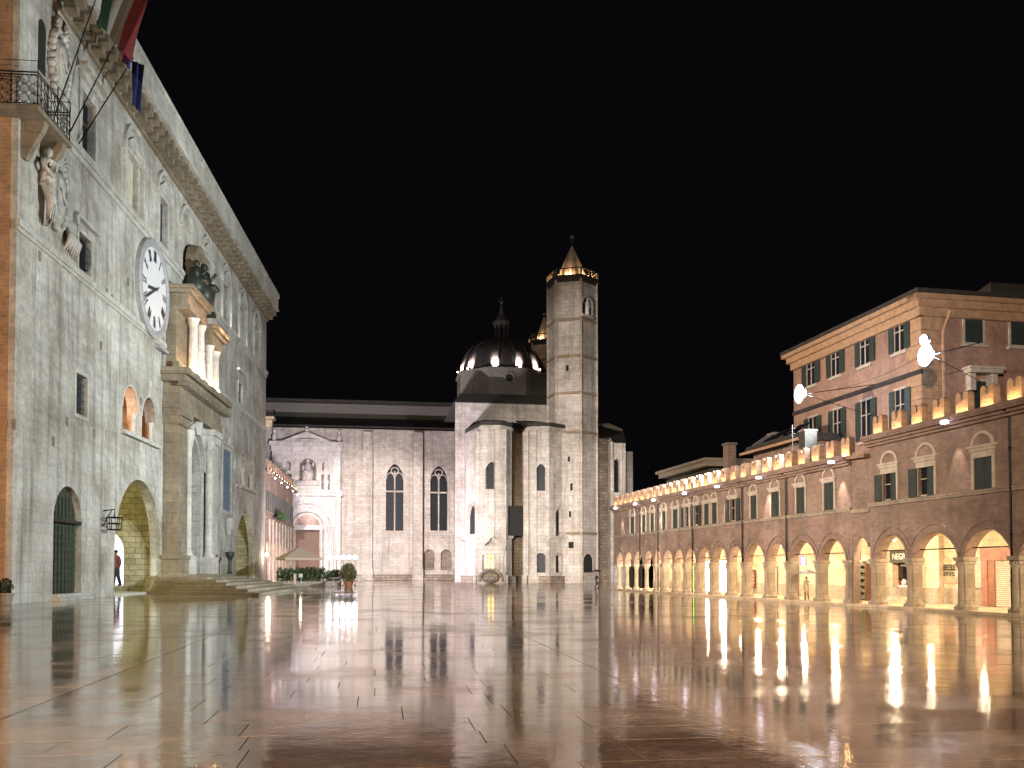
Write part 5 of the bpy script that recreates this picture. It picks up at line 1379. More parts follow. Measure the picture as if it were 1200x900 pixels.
def poster(label, fr, x0, x1, y0, y1, mat, frame_mat, group=None):
    a, b_ = fr.s(x0, DEP), fr.s(x1, DEP); z1, z0 = fr.z((x0+x1)/2, y0, DEP), fr.z((x0+x1)/2, y1, DEP)
    t = empty('framed_poster', label, 'poster', fr, (a+b_)/2, DEP-.045, z0, group=group); w_ = (b_-a)/2; h_ = z1-z0
    q = MB(); q.plate(rect(-w_, w_, 0, h_), [rect(-w_+.07, w_-.07, .07, h_-.07)], -.06, -.002); q.build('frame', frame_mat, t)
    q = MB(); q.box(-w_+.07, w_-.07, -.025, -.003, .07, h_-.07); q.build('print', mat, t)
    q = MB()
    for k in range(3): q.box(-w_*.6, w_*(.6-.2*k), -.028, -.0255, h_*(.25+.2*k), h_*(.25+.2*k)+h_*.06)
    q.build('printed_blocks', M['pale_trim'], t)
poster('narrow white poster in a dark frame on the arcade wall beside the brightest shop', A, 859, 864, 667, 687, M['poster_white'], M['iron'])
poster('red patterned poster in a dark frame on the arcade back wall', A, 880.5, 886, 668, 689, M['poster_red'], M['iron'])
poster('large faded pink poster in a grey frame beside the roller shutter', B, 1139.5, 1153, 657.5, 689.5, M['poster_pink'], M['metal_grey'])
# violet lit sign
vs = empty('lit_sign', 'small square violet glowing sign hanging in the arcade above the person with an umbrella', 'sign', A, A.s(942, .9), .9, A.z(942, 662, .9))
q = MB(); q.box(-.28, .28, -.05, .05, 0, .52); q.build('box', M['violet_lit'], vs)
q = MB(); q.plate(rect(-.31, .31, -.03, .55), [rect(-.27, .27, .01, .51)], -.07, .07); q.tube([(0,0,.55),(0,0,1.35)], .02, 5); q.build('frame', M['metal_grey'], vs)
q = MB(); q.box(-.06, .06, -.056, -.051, .1, .42); q.box(-.16, .16, -.0565, -.0515, .2, .32); q.build('cross_mark', glow('white_sign_mark', (.8,.85,1), 2.5), vs)

# near arcade
arc2 = empty('near_arcade_building', 'nearer brick arcade at the right edge with shops, lit battlements and a roller shutter', 'arcade', B)
pB = [B.s(1023.5)+.1, B.s(1067), B.s(1127), B.s(1191), B.s(1191)+4.0]
wn3 = [(B.s(1044), 1.2, 1.65, 'half'), (B.s(1087), 1.25, 1.65, 'half'), (B.s(1154), 1.2, 1.65, 'closed'), (B.s(1191)+2.2, 1.2, 1.65, 'closed')]
wn3 = [(w_[0], w_[1], 1.55, w_[3]) for w_ in wn3]
arcade(B, arc2, pB, ZC3, ZS3, 2.6, 3.85, wn3, -.15, pB[-1]+.3)
merlons(B, arc2, B.s(1028, -.1)+.2, 9, 1.66, ZC3)
downlight(B, arc2, B.s(1114, -.5), ZC3, 420)
pipe(B, arc2, B.s(1188.5), ZC3)
backwall(B, arc2, E1-A.s(1022)+1.3, pB[-1]+.3, 3.85, [])
# shop with dark sign
a, b_ = A.s(1045, DEP), A.s(1069, DEP)
q = MB(); q.box(a-.05, b_+.1, DEP-.10, DEP-.045, 2.42, 3.15); sb_ = q.build('shop_sign', M['sign_dark'], arc1)
def text(s, fr, parent, x, n, z, size, mat, ext=.008, name='lettering', sx=1.0):
    cu = bpy.data.curves.new(name, 'FONT'); cu.body = s; cu.size = size; cu.extrude = ext; cu.align_x = 'LEFT'
    o = bpy.data.objects.new(name, cu); col.objects.link(o)
    dg = bpy.context.evaluated_depsgraph_get(); me = bpy.data.meshes.new_from_object(o.evaluated_get(dg)); bpy.data.objects.remove(o)
    me.name = name; me.materials.clear(); me.materials.append(mat)
    me.transform(Matrix.Translation((x, n, z)) @ Matrix.Rotation(PI/2, 4, 'X') @ Matrix.Diagonal((sx, 1, 1, 1)))
    o = bpy.data.objects.new(name, me); col.objects.link(o); o.parent = parent; return o
xa = A.s(1047.5, DEP)
text('NEGR', A, sb_, xa, DEP-.112, 2.62, .50, M['sign_pale'], sx=(A.s(1062, DEP)-xa)/1.22)
q = MB(); q.box(a, b_, DEP+1.8, DEP+1.9, .2, 3.0); q.box(a-.4, b_+.4, DEP+.42, DEP+1.8, 2.6, 2.7); q.box(a-.2, a, DEP+.41, DEP+1.9, .2, 3); q.build('shop_interior', M['brown_wood'], arc1)
q = MB(); q.box(a-.1, b_, DEP-.5, DEP+.3, .151, .30); q.box(a-.1, b_, DEP-.25, DEP+.3, .301, .45); q.build('shop_step', M['arcade_plaster'], arc1)
ct = empty('shop_counter', 'pale counter with a small pot on it inside the shop under the dark lettered sign', 'counter', A, A.s(1059, DEP+.6), DEP+.6, .45)
q = MB(); q.box(-.75, .9, -.2, .3, 0, .62); q.frus(-.8, .95, -.25, .35, .62, .68, .02); q.build('cabinet', M['marble'], ct)
q = MB(); q.box(-.2, 1.0, .1, .14, 1.0, 1.75); q.build('dark_panel', M['glass'], ct)
q = MB(); q.box(-.5, 1.0, -.05, .0, 1.78, 1.88); q.build('lit_shelf', M['marble'], ct)
light('POINT', 'shop_inner_light', A.w(A.s(1055, DEP+.6), DEP+.9, 2.3), 9, WARM, radius=.1)
pot = empty('red_pot', 'small red round pot on the pale shop counter', 'pot', A, A.s(1053.5, DEP+.5), DEP+.5, 1.135)
q = MB(); q.lathe([(.06,0),(.13,.08),(.12,.18),(.07,.24)], 0, 0, 12); q.build('pot_body', M['poster_red'], pot, smooth=True)
q = MB(); leaves(q, (0,0,.36), (.14,.14,.14), 60, .05); q.build('flowers', M['red_cloth'], pot)
wp = empty('white_pot', 'small white round jug beside the red pot on the counter', 'jug', A, A.s(1059.5, DEP+.5), DEP+.5, 1.135)
q = MB(); q.lathe([(.1,0),(.16,.08),(.15,.2),(.08,.28),(.1,.34)], 0, 0, 12); q.tube([(.14,0,.1),(.24,0,.16),(.13,0,.26)], .02, 5); q.build('jug_body', M['marble'], wp, smooth=True)
# wall lettering (illegible dark brush strokes) with a faded red patch below
q = MB(); a, b_ = B.s(1101, DEP), B.s(1121, DEP); ws_ = b_-a
def strokes(mb, x0, x1, z0, z1, cnt, seed):
    rnd = random.Random(seed); p_ = (x1-x0)/cnt
    for k in range(cnt):
        u = x0+k*p_; v = u+p_*.80; st_ = p_*.22; kind = rnd.randint(0, 3); y0, y1 = DEP-.052, DEP-.042
        mb.box(u, u+st_, y0, y1, z0, z1)
        if kind in (0, 1, 3): mb.box(u+st_, v, y0-.001, y1, z1-(z1-z0)*.2, z1-.001)
        if kind in (0, 2): mb.box(u+st_, v, y0-.001, y1, z0+.001, z0+(z1-z0)*.2)
        if kind in (1, 3, 0): mb.box(u+st_, v-.02, y0-.001, y1, z0+(z1-z0)*.42, z0+(z1-z0)*.6)
        if kind in (3, 2): mb.box(v-st_, v, y0-.001, y1, z0+.002, z1-.002)
zA0, zA1 = B.z(1112, 668.5, DEP), B.z(1112, 661.5, DEP); zB0, zB1 = B.z(1112, 675, DEP), B.z(1112, 670, DEP)
strokes(q, a, b_, zA0, zA1, 9, 3); strokes(q, a+ws_*.15, b_-ws_*.05, zB0, zB1, 9, 5); q.box(a, b_, DEP-.049, DEP-.043, zA0-.001, zA0+.07)
q.build('painted_wall_lettering', M['sign_dark'], arc2)
q = MB(); q.box(a+ws_*.1, b_, DEP-.044, DEP-.041, B.z(1112, 684, DEP), B.z(1112, 676, DEP)); q.build('faded_red_paint', plain('faded_red_plaster', (.55,.30,.20), .9), arc2)
# shutter door
a, b_ = B.s(1168, DEP), B.s(1192, DEP); z0, z1 = .16, B.z(1180, 656.5, DEP)
q = MB(); zz = z0
while zz < z1-.02:
    q.add([(a,DEP-.06,zz),(b_,DEP-.06,zz),(b_,DEP-.09,zz+.05),(a,DEP-.09,zz+.05),(b_,DEP-.055,zz+.1),(a,DEP-.055,zz+.1)], [(0,1,2,3),(3,2,4,5)]); zz += .1
f = q.build('roller_shutter', M['shutter_metal'], arc2)
q = MB(); q.box(a-1.0, a-.02, DEP-.12, DEP-.043, .16, z1); q.box(a-.62, a-.5, DEP-.15, DEP-.12, .16, z1); q.box(a-1.0, b_+.3, DEP-.16, DEP-.043, z1+.002, z1+.62); q.build('shop_surround', M['brown_wood'] if False else M['poster_pink'] if False else plain('brown_stone_panel', (.26,.12,.075), .6), arc2)

# canted end bay between the two arcades
Kf = A.sub((E1, 0.0), (B.o-A.o).dot(A.d) and A.local(B.w(-.16, .02)))
kb = MB(Kf.M); Lk = Kf.L; sp_k, cr_k = 2.6, 3.85
if Lk > .9:
    o_ = [(0,.0),( .12,.0),(.12,sp_k)]+[(Lk*.62-(Lk*.62-.12)*math.cos(PI*i/12*.72), sp_k+(cr_k-sp_k)*math.sin(PI*i/12*.9)) for i in range(1, 12)]+[(Lk,3.7),(Lk,ZC2+.2),(0,ZC2+.2)]
    kb.plate(o_, [], .02, .5); kb.build('canted_bay_wall', M['arcade_brick'], arc1)
    q = MB(Kf.M); q.box(-.1, Lk+.3, -.35, 5, .007, .149); q.build('canted_bay_floor', M['arcade_plaster'], arc1)
    q = MB(Kf.M); q.box(0, Lk, -.08, .019, ZS2-.2, ZS2); q.build('string_course', M['arcade_stone'], arc1)
    q = MB(Kf.M); q.box(0, Lk, -.4, .5, ZC2-.2, ZC2+.0); q.build('canted_bay_cornice', M['arcade_brick'], arc1)
# magazine rack seen through the end bay
rk = empty('display_rack', 'tall wooden rack full of small dark goods standing in the arcade end bay', 'rack', A, A.s(1007, 3.2), 3.2, .152)
q = MB(); q.box(-.75, .75, .25, .3, 0, 2.2); q.box(-.8, -.72, -.1, .3, 0, 2.25); q.box(.72, .8, -.1, .3, 0, 2.25); q.box(-.04, .04, -.1, .3, 0, 2.2)
for k in range(6): q.box(-.72, .72, -.08, .25, .1+k*.4, .13+k*.4)
q.build('rack_frame', M['brown_wood'], rk)
q = MB(); rnd = random.Random(4)
for k in range(6):
    x = -.68
    while x < .62:
        w_ = rnd.uniform(.06, .16); q.box(x, x+w_*.85, -.05, .2, .132+k*.4, .132+k*.4+rnd.uniform(.12, .3)); x += w_
q.build('goods', plain('mixed_goods', (.10,.12,.07), .5, var=.9, scale=14), rk)

# lamps under the vaults: a small shade and the lamp in it
def vault_lamp(fr, t, x, n, z, power):
    q = MB(); q.tube([(x,n,z+.02),(x,n,z+.25)], .015, 5); q.lathe([(.05,z+.02),(.16,z-.06),(.17,z-.07)], x, n, 12, cap=False); f = q.build('ceiling_lamp', M['metal_grey'], t)
    q = MB(); q.ball((x,n,z-.09), .06, 8, 6); q.build('bulb', M['warm_lit'], f)
    light('POINT', 'ceiling_lamp_light', fr.w(x, n, z-.26), power, WARM, radius=.12)
for i in range(len(piers)-1):
    w_ = piers[i+1]-piers[i]; vault_lamp(A, arc1, piers[i]+.02, 1.0, 3.74, (520 if i < 9 else 380)*w_/2.6)
for i in range(5): vault_lamp(B, arc2, pB[i]+.02, 1.0, 3.78, 430)
vault_lamp(A, arc1, E1+.6, 2.2, 3.75, 260)

# ---- tall house behind the arcade
TO = 9.2
cxp, cyp = 1083, 345
# corner position: on a line parallel to the arcade, set back
TA = Frame(A.w(0, TO)[:2], (.2, -1))
sc_ = TA.s(1083); s_far = TA.s(932)
zT = TA.z(1079, 348)
TB = Frame(TA.w(sc_)[:2], (1, .2))
th = empty('tall_house', 'tall orange plastered corner house with ochre cornice behind the arcade battlements', 'house', TA)
TM = Matrix.Translation((sc_, 0, 0)) @ Matrix.Rotation(TB.ang-TA.ang, 4, 'Z')
wa = [(943,964,420,447),(972,993,407,443),(1006,1029,392,428),(1046,1071,373,411)]
wb = [(945,965,490,512),(974,994,478,504),(1006,1030,467,508),(1046,1071,455,484)]
def shut_win(T, fr, x0, x1, yt, yb, zr=None, style='open', mat='shutter'):
    a, b_ = fr.s(x0), fr.s(x1); z1, z0 = zr
    q = MB(T); ww = (b_-a)
    if style == 'open': p0, p1 = a+ww*.27, b_-ww*.27
    else: p0, p1 = a, b_
    q.plate(rect(p0-.16, p1+.16, z0-.14, z1+.16), [rect(p0, p1, z0, z1)], -.08, -.003); q.box(p0-.3, p1+.3, -.22, -.003, z0-.28, z0-.14)
    f = q.build('window', M['pale_trim'], th)
    q = MB(T); q.box(p0, p1, -.02, -.002, z0, z1); q.build('pane', M['glass'] if style == 'open' else M['blue_shutter'] if False else M['glass'], f)
    q = MB(T)
    if style == 'open':
        q3 = MB(T); q.box(a, p0-.04, -.14, -.09, z0, z1); q3.box(p1+.04, b_, -.14, -.09, z0, z1)
        zz = z0+.1
        while zz < z1-.1:
            q.box(a+.06, p0-.1, -.165, -.14, zz, zz+.06); q3.box(p1+.1, b_-.06, -.165, -.14, zz, zz+.06); zz += .13
        q3.build('shutter', M['shutter'], f)
    else:
        q.box(p0, p1, -.06, -.03, z0, z1); zz = z0+.1
        while zz < z1-.1: q.box(p0+.05, p1-.05, -.078, -.06, zz, zz+.06); zz += .13
    q.build('shutter', M['shutter'], f)
    if style == 'open':
        q = MB(T); m_ = (p0+p1)/2; q.box(m_-.05, m_+.05, -.06, -.021, z0, z1); q.box(p0, p1, -.06, -.0215, z0+(z1-z0)*.62, z0+(z1-z0)*.62+.07); q.build('sash', M['pale_trim'], f)
zwa = (TA.z(1058, 374), TA.z(1058, 410)); zwb = (TA.z(1058, 456), TA.z(1058, 484)-1.2)
q = MB(); q.box(s_far, sc_, 0, 14, .01, zT); q.build('house_body', M['tall'], th)
q = MB(TM); q.box(0.01, 30, .003, 14, .01, zT-.01); q.build('house_wing', M['tall'], th)
for w_ in wa: shut_win(None, TA, *w_, zr=zwa)
for w_ in wb: shut_win(None, TA, *w_, zr=zwb)
TBl = Frame(TB.o, TB.d)
zwc = (TBl.z(1145, 367), TBl.z(1145, 402))
shut_win(TM, TBl, 1134, 1155, 0, 0, zr=zwc, style='closed'); shut_win(TM, TBl, 1188, 1209, 0, 0, zr=zwc, style='closed')
zwd = (TBl.z(1147, 447), TBl.z(1147, 447)-3.0)
shut_win(TM, TBl, 1136, 1158, 0, 0, zr=zwd, style='closed')
q = MB(TM); a, b_ = TBl.s(1130), TBl.s(1168); zz = TBl.z(1148, 440); q.box(a, b_, -.9, -.003, zz, zz+.25); q.box(a-.1, b_+.1, -1.0, -.003, zz+.25, zz+.4)
for xx in (a+.2, b_-.6): q.box(xx, xx+.4, -.6, -.003, zz-1.1, zz)
q.build('door_canopy', M['pale_trim'], th)
# quoined corner, cornice, string
q = MB(); 
for k in range(int((zT-1)/.9)):
    q.box(sc_-(1.5 if k % 2 else 1.15), sc_+.05, -.06, .5, .5+k*.9, .5+k*.9+.84)
q.build('corner_quoins', M['pale_trim'] if False else M['tall_trim'], th)
q = MB(TM)
for k in range(int((zT-1)/.9)): q.box(-.0, 1.5 if k % 2 else 1.15, -.061, .4, .5+k*.9, .5+k*.9+.84)
q.build('corner_quoins', M['tall_trim'], th)
for T_, l0, l1 in ((None, s_far-.4, sc_+.9), (TM, -.9, 30)):
    q = MB(T_); e_ = 0 if T_ is None else .004
    q.box(l0+.5, l1-.5 if T_ is None else l1, -.35-e_, 0, zT-1.3, zT-.75); q.box(l0+.3, l1-.3 if T_ is None else l1, -.6-e_, .1, zT-.75+e_, zT-.3+e_); q.box(l0, l1, -.9-e_, .2, zT-.3+e_, zT+e_)
    q.build('cornice', M['tall_trim'], th)
q = MB(); q.box(s_far, sc_+.12, -.15, -.003, TA.z(1058, 440)-.3, TA.z(1058, 440)); q.box(s_far-.8, sc_+.8, -.8, 14, zT+.02, zT+.35); q.build('roof_edge', M['roof'], th)
q = MB(TM); q.tube([(TBl.s(1107)*1.0,-.15,.5),(TBl.s(1107),-.15,zT-2.2),(TBl.s(1112),-.5,zT-.9)], .1, 6); q.build('drainpipe', M['tall_trim'], th)
# far roof behind it at the top right
hr = empty('rear_house', 'grey house top rising behind the orange corner house', 'house', loc=tuple(TB.w(TBl.s(1168, 24), 24, 0)), rz=TB.ang)
zr_ = TBl.z(1190, 325, 24); q = MB(); q.box(0, 20, 0, 8, .01, zr_-2.5); q.build('wall', M['dark_roofwall'], hr)
q = MB(); q.add([(-.6,-.6,zr_-2.5),(20,-.6,zr_-2.5),(20,4,zr_+.8),(3,4,zr_+.8),(-.6,8,zr_-2.5),(20,8,zr_-2.5)],[(0,1,2,3),(3,2,5,4),(0,3,4),(0,4,5,1),(1,5,2)]); q.build('roof', M['dark_roofwall'], hr)

# low roofs that show over the long arcade
rh = empty('roof_pavilion', 'small pale plastered attic with a sloping eave behind the far battlements', 'attic', A, A.s(800, 9.5), 9.5, 0)
zr_ = A.z(805, 542, 9.5); q = MB(); q.box(-6, 7, .5, 6, .02, zr_-1.2); q.build('wall', M['dark_roofwall'], rh)
q = MB(); q.box(-6.8, 7.5, -.6, 6.5, zr_-.5, zr_-.2); q.frus(-6.5, 7.2, -.3, 6.2, zr_-1.0, zr_-.5, .0); q.build('eave', M['pale_trim'], rh)
rh = empty('rooftop_block', 'dark brick rooftop with orange gutter behind the middle battlements', 'rooftop', A, A.s(896, 5), 5.0, 0)
z1 = A.z(896, 523, 5); q = MB(); q.box(-4.2, 4.6, 1.2, 3.9, ZC2+.01, z1-.1); q.build('wall', M['arcade_brick'], rh)
q = MB(); q.frus(-4.5, 4.9, .3, 3.9, z1-.1, z1+.5, .3); q.build('roof', M['roof'], rh)
q = MB(); q.box(-4.6, 5.0, .12, .3, z1-.18, z1+.02); q.build('gutter', M['tall_trim'], rh)
for i, (dx) in enumerate((-3.2, -.6, 2.2)):
    q = MB(); q.add([(dx,.6,z1+.5),(dx+1.5,.6,z1+.5),(dx+1.1,2.2,z1+1.5),(dx-.4,2.2,z1+1.5)],[(0,1,2,3)]); q.add([(dx,.6,z1+.46),(dx+1.5,.6,z1+.46),(dx+1.1,2.2,z1+1.46),(dx-.4,2.2,z1+1.46)],[(0,3,2,1)]); q.tube([(dx,.6,z1+.52),(dx-.4,2.2,z1+1.52)], .04, 4); q.build('solar_panel', M['metal_grey'] if i == 0 else M['glass'], rh)
cbx = empty('chimney_box', 'plain grey metal box standing on the cornice between two battlements', 'box', A, A.s(941, 0.1), .1, ZC2+.02)
q = MB(); q.box(-.38, .38, 0, .8, 0, 2.2); q.build('casing', M['roof'], cbx); q = MB(); q.box(-.41, .41, -.03, .83, 2.2, 2.28); q.build('lid', M['metal_grey'], cbx)
for i, (x_, y_, hh, lab) in enumerate(((851, 519, 2.5, 'squat dark chimney stack behind the far battlements beside the pavilion eave'), (905, 507, 2.0, 'dark chimney stack above the orange gutter'), (925, 506, 2.2, 'dark chimney stack left of the grey metal box'))):
    n_ = 7.0; t = empty('chimney', lab, 'chimney', A, A.s(x_, n_), n_, ZC2-.04)
    z1 = A.z(x_, y_, n_)-ZC2+.04; q = MB(); q.box(-.5, .5, 0, .8, 0, z1-.2); q.build('stack', M['arcade_brick'], t); q = MB(); q.box(-.6, .6, -.1, .9, z1-.2, z1); q.build('cap', M['dark_roofwall'], t)
an = empty('aerial', 'thin metal roof aerial beside the grey metal box', 'aerial', A, A.s(930, 1.5), 1.5, ZC2-.05)
q = MB(); q.tube([(0,0,0),(0,0,3.3)], .03, 5)
for k in range(4): q.tube([(-.5+.08*k,0,2.0+.35*k),(.5-.08*k,0,2.0+.35*k)], .02, 4)
q.build('mast', M['metal_grey'], an)

# ---- the two visible floodlight clusters on brackets from the tall house
def flood(label, x_, y_, n_, s_heads, arm_to, energy, aim):
    s_ = A.s(x_, n_); z_ = A.z(x_, y_, n_)
    t = empty('floodlight', label, 'floodlight', A, s_, n_, z_, group='floodlights on brackets over the arcade')
    q = MB(); q.tube([(0,.25,.0),(arm_to,TO-n_-.0,0.9)], .03, 6); q.tube([(0,.3,0),(arm_to,TO-n_,-1.4)], .02, 5); q.build('bracket', M['iron'], t)
    for (dx, dz, rr) in s_heads:
        q = MB(Matrix.Translation((dx, 0, dz)) @ Matrix.Rotation(PI/2, 4, 'X')); q.lathe([(.06,-.35),(rr*.6,-.3),(rr,0),(rr*1.05,.02),(rr*1.05,.05)], 0, 0, 20, cap=False); f = q.build('reflector', M['metal_grey'], t)
        q = MB(Matrix.Translation((dx, -.03, dz))); q.ball((0,0,0), (rr*.92, .18, rr*.92), 16, 8); q.build('lamp_glass', M['flood_lit'], f)
    for a_ in aim:
        light('SPOT', 'floodlight_beam', A.w(s_, n_-.7, z_), energy, COOL, aim=a_, angle=88, blend=.7, radius=.35)
    light('POINT', 'lamp_spill', A.w(s_, n_+.9, z_+.1), 800, (.72,.80,1.0), radius=.3)
    return t
flood('single bright blue-white floodlight at the far end of the tall house', 939, 461, 3.4, [(0, 0, .62)], .0, 110000, [P.w(56, 0, 14)])
flood('double blue-white floodlight with a small lamp above a large one near the house corner', 1088, 415, 5.6, [(0, 0, .64), (-.12, .92, .30)], .0, 120000, [P.w(20, 0, 13)])
cb_ = empty('cable', 'thin wire strung between the two floodlights along the tall house', 'cable', A, A.s(939, 3.4), 3.4, A.z(939, 461, 3.4))
q = MB(); s1_ = A.s(1088, 5.6)-A.s(939, 3.4); z1_ = A.z(1088, 415, 5.6)-A.z(939, 461, 3.4)
q.tube([(s1_*k/10, 2.2*k/10, z1_*k/10-.5*math.sin(PI*k/10)) for k in range(11)], .012, 4); q.build('wire', M['iron'], cb_)

# ================================================================== CAFE BY THE CHURCH PORTAL
def at(x, y): g_ = ground(x, y); return g_
def at_z(x, Y): r = ray(x, 668); return r.x/r.y*Y
# canvas parasol
Yp = 118.0; xp = at_z(350, Yp)
pa = empty('parasol', 'large square beige canvas parasol in front of the church portal', 'parasol', loc=(xp, Yp, 0.006), rz=R(28))
def zat(y_, Y): r = ray(600, y_); return H+r.z/r.y*Y
za, ze = zat(641, Yp), zat(654, Yp); hw = 2.35
q = MB(); vs = [(-hw,-hw,ze),(hw,-hw,ze),(hw,hw,ze),(-hw,hw,ze),(0,0,za)]
q.add(vs, [(0,1,4),(1,2,4),(2,3,4),(3,0,4)]); q.add([(v[0], v[1], v[2]-.03) for v in vs], [(0,4,1),(1,4,2),(2,4,3),(3,4,0)])
for (x0, y0, x1, y1) in ((-hw,-hw,hw,-hw),(hw,-hw,hw,hw),(hw,hw,-hw,hw),(-hw,hw,-hw,-hw)):
    q.add([(x0,y0,ze),(x1,y1,ze),(x1,y1,ze-.28),(x0,y0,ze-.28)], [(0,1,2,3)])
q.build('canopy', M['canvas'], pa)
q = MB(); q.tube([(0,0,.1),(0,0,za+.1)], .05, 8)
for sx in (-1, 1):
    for sy in (-1, 1): q.tube([(0,0,za-.4),(sx*hw*.97,sy*hw*.97,ze-.02)], .025, 4)
q.build('pole', M['brown_wood'], pa)
q = MB(); q.frus(-.45,.45,-.45,.45,0,.14,.05); q.build('base', M['concrete'], pa)
light('POINT', 'parasol_lamp', (xp+.4, Yp-.6, ze-.5), 60, WARM, radius=.1)

# hedge troughs
def trough(label, x0, x1, Y, ytop, mat, ry=.45, group='hedge planters in front of the cafe'):
    a, b_ = at_z(x0, Y), at_z(x1, Y); m_ = (a+b_)/2; w_ = (b_-a)/2; zt = zat(ytop, Y)
    t = empty('hedge_planter', label, 'planter', loc=(m_, Y, 0.006), group=group)
    q = MB(); q.frus(-w_, w_, -.42, .42, 0, .55, -.06); q.plate(rect(-w_-.05, w_+.05, .5, .6), [], -.5, .5); q.build('trough', M['concrete'], t)
    q = MB(); cnt = int(900*w_)
    for k in range(int(w_*3)+1):
        leaves(q, (-w_+.35+k*(2*w_-.7)/max(1, int(w_*3)), 0, .6+(zt-.6)*random.uniform(.45, .55)), (.55, ry, (zt-.6)*random.uniform(.52, .62)), int(cnt/(w_*3+1))+150, .13)
    q.build('foliage', mat, t)
    q = MB()
    for k in range(int(w_*2)+1): q.tube([(-w_+.4+k*.9,0,.5),(-w_+.45+k*.9,.05,zt*.7)], .03, 4)
    q.build('stems', M['brown_wood'], t)
trough('long dark green hedge trough at the left end under the parasol', 325, 344, 113, 666.5, M['leaf'])
trough('long dark green hedge trough in the middle of the cafe row', 346, 381, 114, 665.5, M['leaf'])
trough('low green hedge trough right of the parasol below the white lamps', 382, 399, 113, 668, M['leaf'])
Yb = 111.5; xb = at_z(408.5, Yb)
sb = empty('round_shrub', 'big round yellow-green potted shrub at the right end of the hedge row', 'shrub', loc=(xb, Yb, 0.006))
q = MB(); q.lathe([(.45,0),(.55,.45),(.6,.5),(.6,.6),(.5,.6)], 0, 0, 16); q.build('pot', M['terracotta'], sb)
zt = zat(660, Yb); q = MB(); leaves(q, (0,0,.6+(zt-.6)*.48), (1.0,.9,(zt-.6)*.55), 1500, .13); q.build('foliage', M['leaf_dry'], sb)
q = MB(); q.tube([(0,0,.4),(.02,.02,zt*.7)], [.05,.02], 5); q.build('stem', M['brown_wood'], sb)
# round table and chair
Yt = 110.0; tb = empty('cafe_table', 'small round cafe table in front of the hedge left of the round shrub', 'table', loc=(at_z(391, Yt), Yt, 0.006))
q = MB(); q.lathe([(.55,1.0),(.57,1.02),(.57,1.05),(.55,1.07)], 0, 0, 20); q.build('table_top', M['canvas'], tb)
q = MB(); q.tube([(0,0,.03),(0,0,1.0)], .04, 8); q.lathe([(.3,0),(.28,.04),(.05,.07)], 0, 0, 14); q.build('pedestal', M['metal_grey'], tb)
def chair(label, x_, Y, rz):
    t = empty('cafe_chair', label, 'chair', loc=(at_z(x_, Y), Y, 0.006), rz=rz, group='cafe chairs by the hedge')
    q = MB(); q.box(-.3,.3,-.28,.28,.55,.60); q.build('seat', M['canvas'], t)
    q = MB(Matrix.Translation((0,.28,.6)) @ Matrix.Rotation(R(-10), 4, 'X')); q.box(-.3,.3,-.02,.02,.08,.72); q.build('backrest', M['canvas'], t)
    for sx, sy in ((-1,-1),(1,-1),(-1,1),(1,1)):
        q = MB(); q.tube([(sx*.27,sy*.25,.56),(sx*.34,sy*.36,0)], .025, 6); q.build('leg', M['metal_grey'], t)
    q = MB()
    for sx in (-1, 1): q.tube([(sx*.31,-.25,.6),(sx*.33,-.25,.85),(sx*.33,.3,.85)], .02, 5)
    q.build('armrest', M['metal_grey'], t)
    return t
chair('beige cafe chair standing alone at the right of the round shrub', 423, 110, R(25))
# menu stand
ms = empty('menu_stand', 'pale upright menu stand with a small lit card before the left hedge', 'menu stand', loc=(at_z(350, 108), 108, 0.006))
q = MB(); q.box(-.55,-.28,-.08,.08,0,1.55); q.build('panel', M['canvas'], ms)
q = MB(); q.tube([(.3,0,0),(.3,0,1.2)], .03, 6); q.frus(.1,.5,-.15,.15,0,.05,.03); q.build('post', M['metal_grey'], ms)
q = MB(Matrix.Translation((.2,-.03,1.15)) @ Matrix.Rotation(R(-20), 4, 'X')); q.box(-.17,.25,-.02,.02,0,.42); q.build('card', M['marble'], ms)
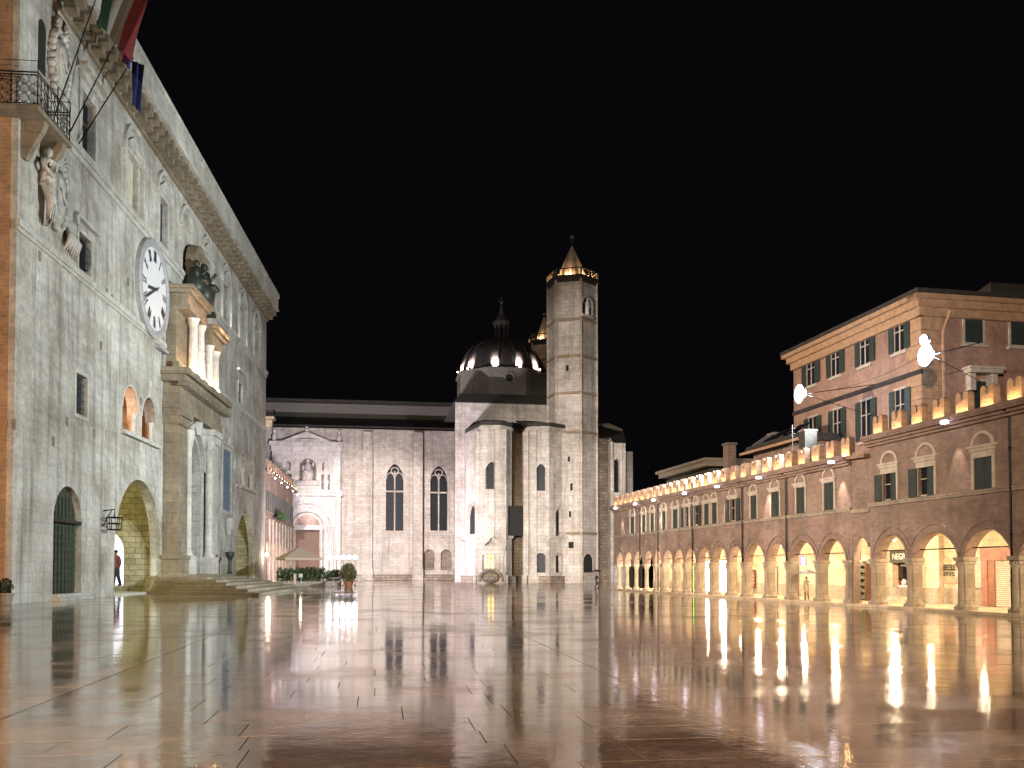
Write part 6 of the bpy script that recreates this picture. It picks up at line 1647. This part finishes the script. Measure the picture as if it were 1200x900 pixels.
# row of white lamps on posts
Yl = 120.0
for i, (x_, hh) in enumerate(((385.5, 653), (394.5, 653), (402, 653), (409, 653), (416, 653))):
    px_ = at_z(x_, Yl); zz = zat(hh, Yl)
    t = empty('post_lamp', ('glaring white lamp standing apart at the left of the row behind the hedge', 'first of the four glaring white lamps close together behind the hedge', 'second of the four close white lamps behind the hedge', 'third of the four close white lamps behind the hedge', 'last of the white lamps, nearest the lone cafe chair')[i], 'lamp', loc=(px_, Yl, 0.006), group='row of white lamps behind the cafe hedge')
    q = MB(); q.tube([(0,0,0),(0,0,zz-.3)], .035, 6); q.lathe([(.18,0),(.16,.05),(.04,.1)], 0, 0, 10); q.build('post', M['iron'], t)
    q = MB(); q.ball((0,0,zz), (.34,.2,.27), 12, 8); q.build('lamp_glass', M['row_lit'], t)
    q = MB(); q.lathe([(.36,zz+.26),(.30,zz+.32),(.05,zz+.36)], 0, 0, 12); q.build('cap', M['iron'], t)
    light('SPOT', 'post_lamp_beam', (px_, Yl+.5, zz+.3), 22000, (1.0, .88, 1.0), aim=(px_+3, 176, 13), angle=115, blend=.8, radius=.25)
# small white lamp beside the parasol and warm lamp at the palace corner
t = empty('street_lamp', 'small warm lamp on a slim post at the far palace corner', 'street lamp', loc=(at_z(312.5, 133), 133, 0.006))
zz = zat(652, 133); q = MB(); q.tube([(0,0,0),(0,0,zz)], .06, 6); q.lathe([(.22,0),(.2,.3),(.08,.4)], 0, 0, 10); q.build('post', M['iron'], t)
q = MB(); q.ball((0,0,zz+.25), .28, 10, 8); q.build('lamp_glass', M['warm_lit'], t)
light('POINT', 'street_lamp_light', (at_z(314, 132), 132.3, zz), 300, WARM, radius=.3)

# ================================================================== PEOPLE
Yq = A.w(A.s(945, .9), .9).y; xq = A.w(A.s(945, .9), .9).x
person('person in a long beige coat standing in the arcade below a grey umbrella', (xq, Yq, .152), R(-50), 1.42, M['coat_beige'], M['trouser'], stride=.02, coat_len=.55)
umbrella('open grey umbrella held by the person in the beige coat', (xq-.06, Yq-.22, .152+1.10), 0, .66, M['umbrella_grey'])
Yd = 100.0; xd = at_z(699, Yd)
person('distant dark figure walking with an umbrella before the bell tower', (xd, Yd, 0.006), R(60), 1.62, M['dark_cloth'], M['dark_cloth'], stride=.16)
umbrella('dark umbrella held by the distant walking figure', (xd+.02, Yd-.25, 1.28), 0, .6, M['dark_cloth'])
pg = P.w(32.4, 4.9, .51)
person('person in a pink jacket and blue trousers in the bright doorway of the palace', (pg.x, pg.y, pg.z), R(-20), 1.75*1.9, M['pink_cloth'], M['blue_jeans'], arm_up=False, coat_len=.2)
pg = P.w(34.5, 5.9, .51)
person('person in dark blue clothes standing farther inside the bright palace doorway', (pg.x, pg.y, pg.z), R(30), 1.75*1.8, M['blue_jeans'], M['dark_cloth'], arm_up=False, coat_len=.2)
pg = A.w(A.s(838, 2.2), 2.2, .152)
person('dark silhouetted person passing the bright shop in the far arcade', tuple(pg), R(-60), 1.55, M['dark_cloth'], M['dark_cloth'], arm_up=False)
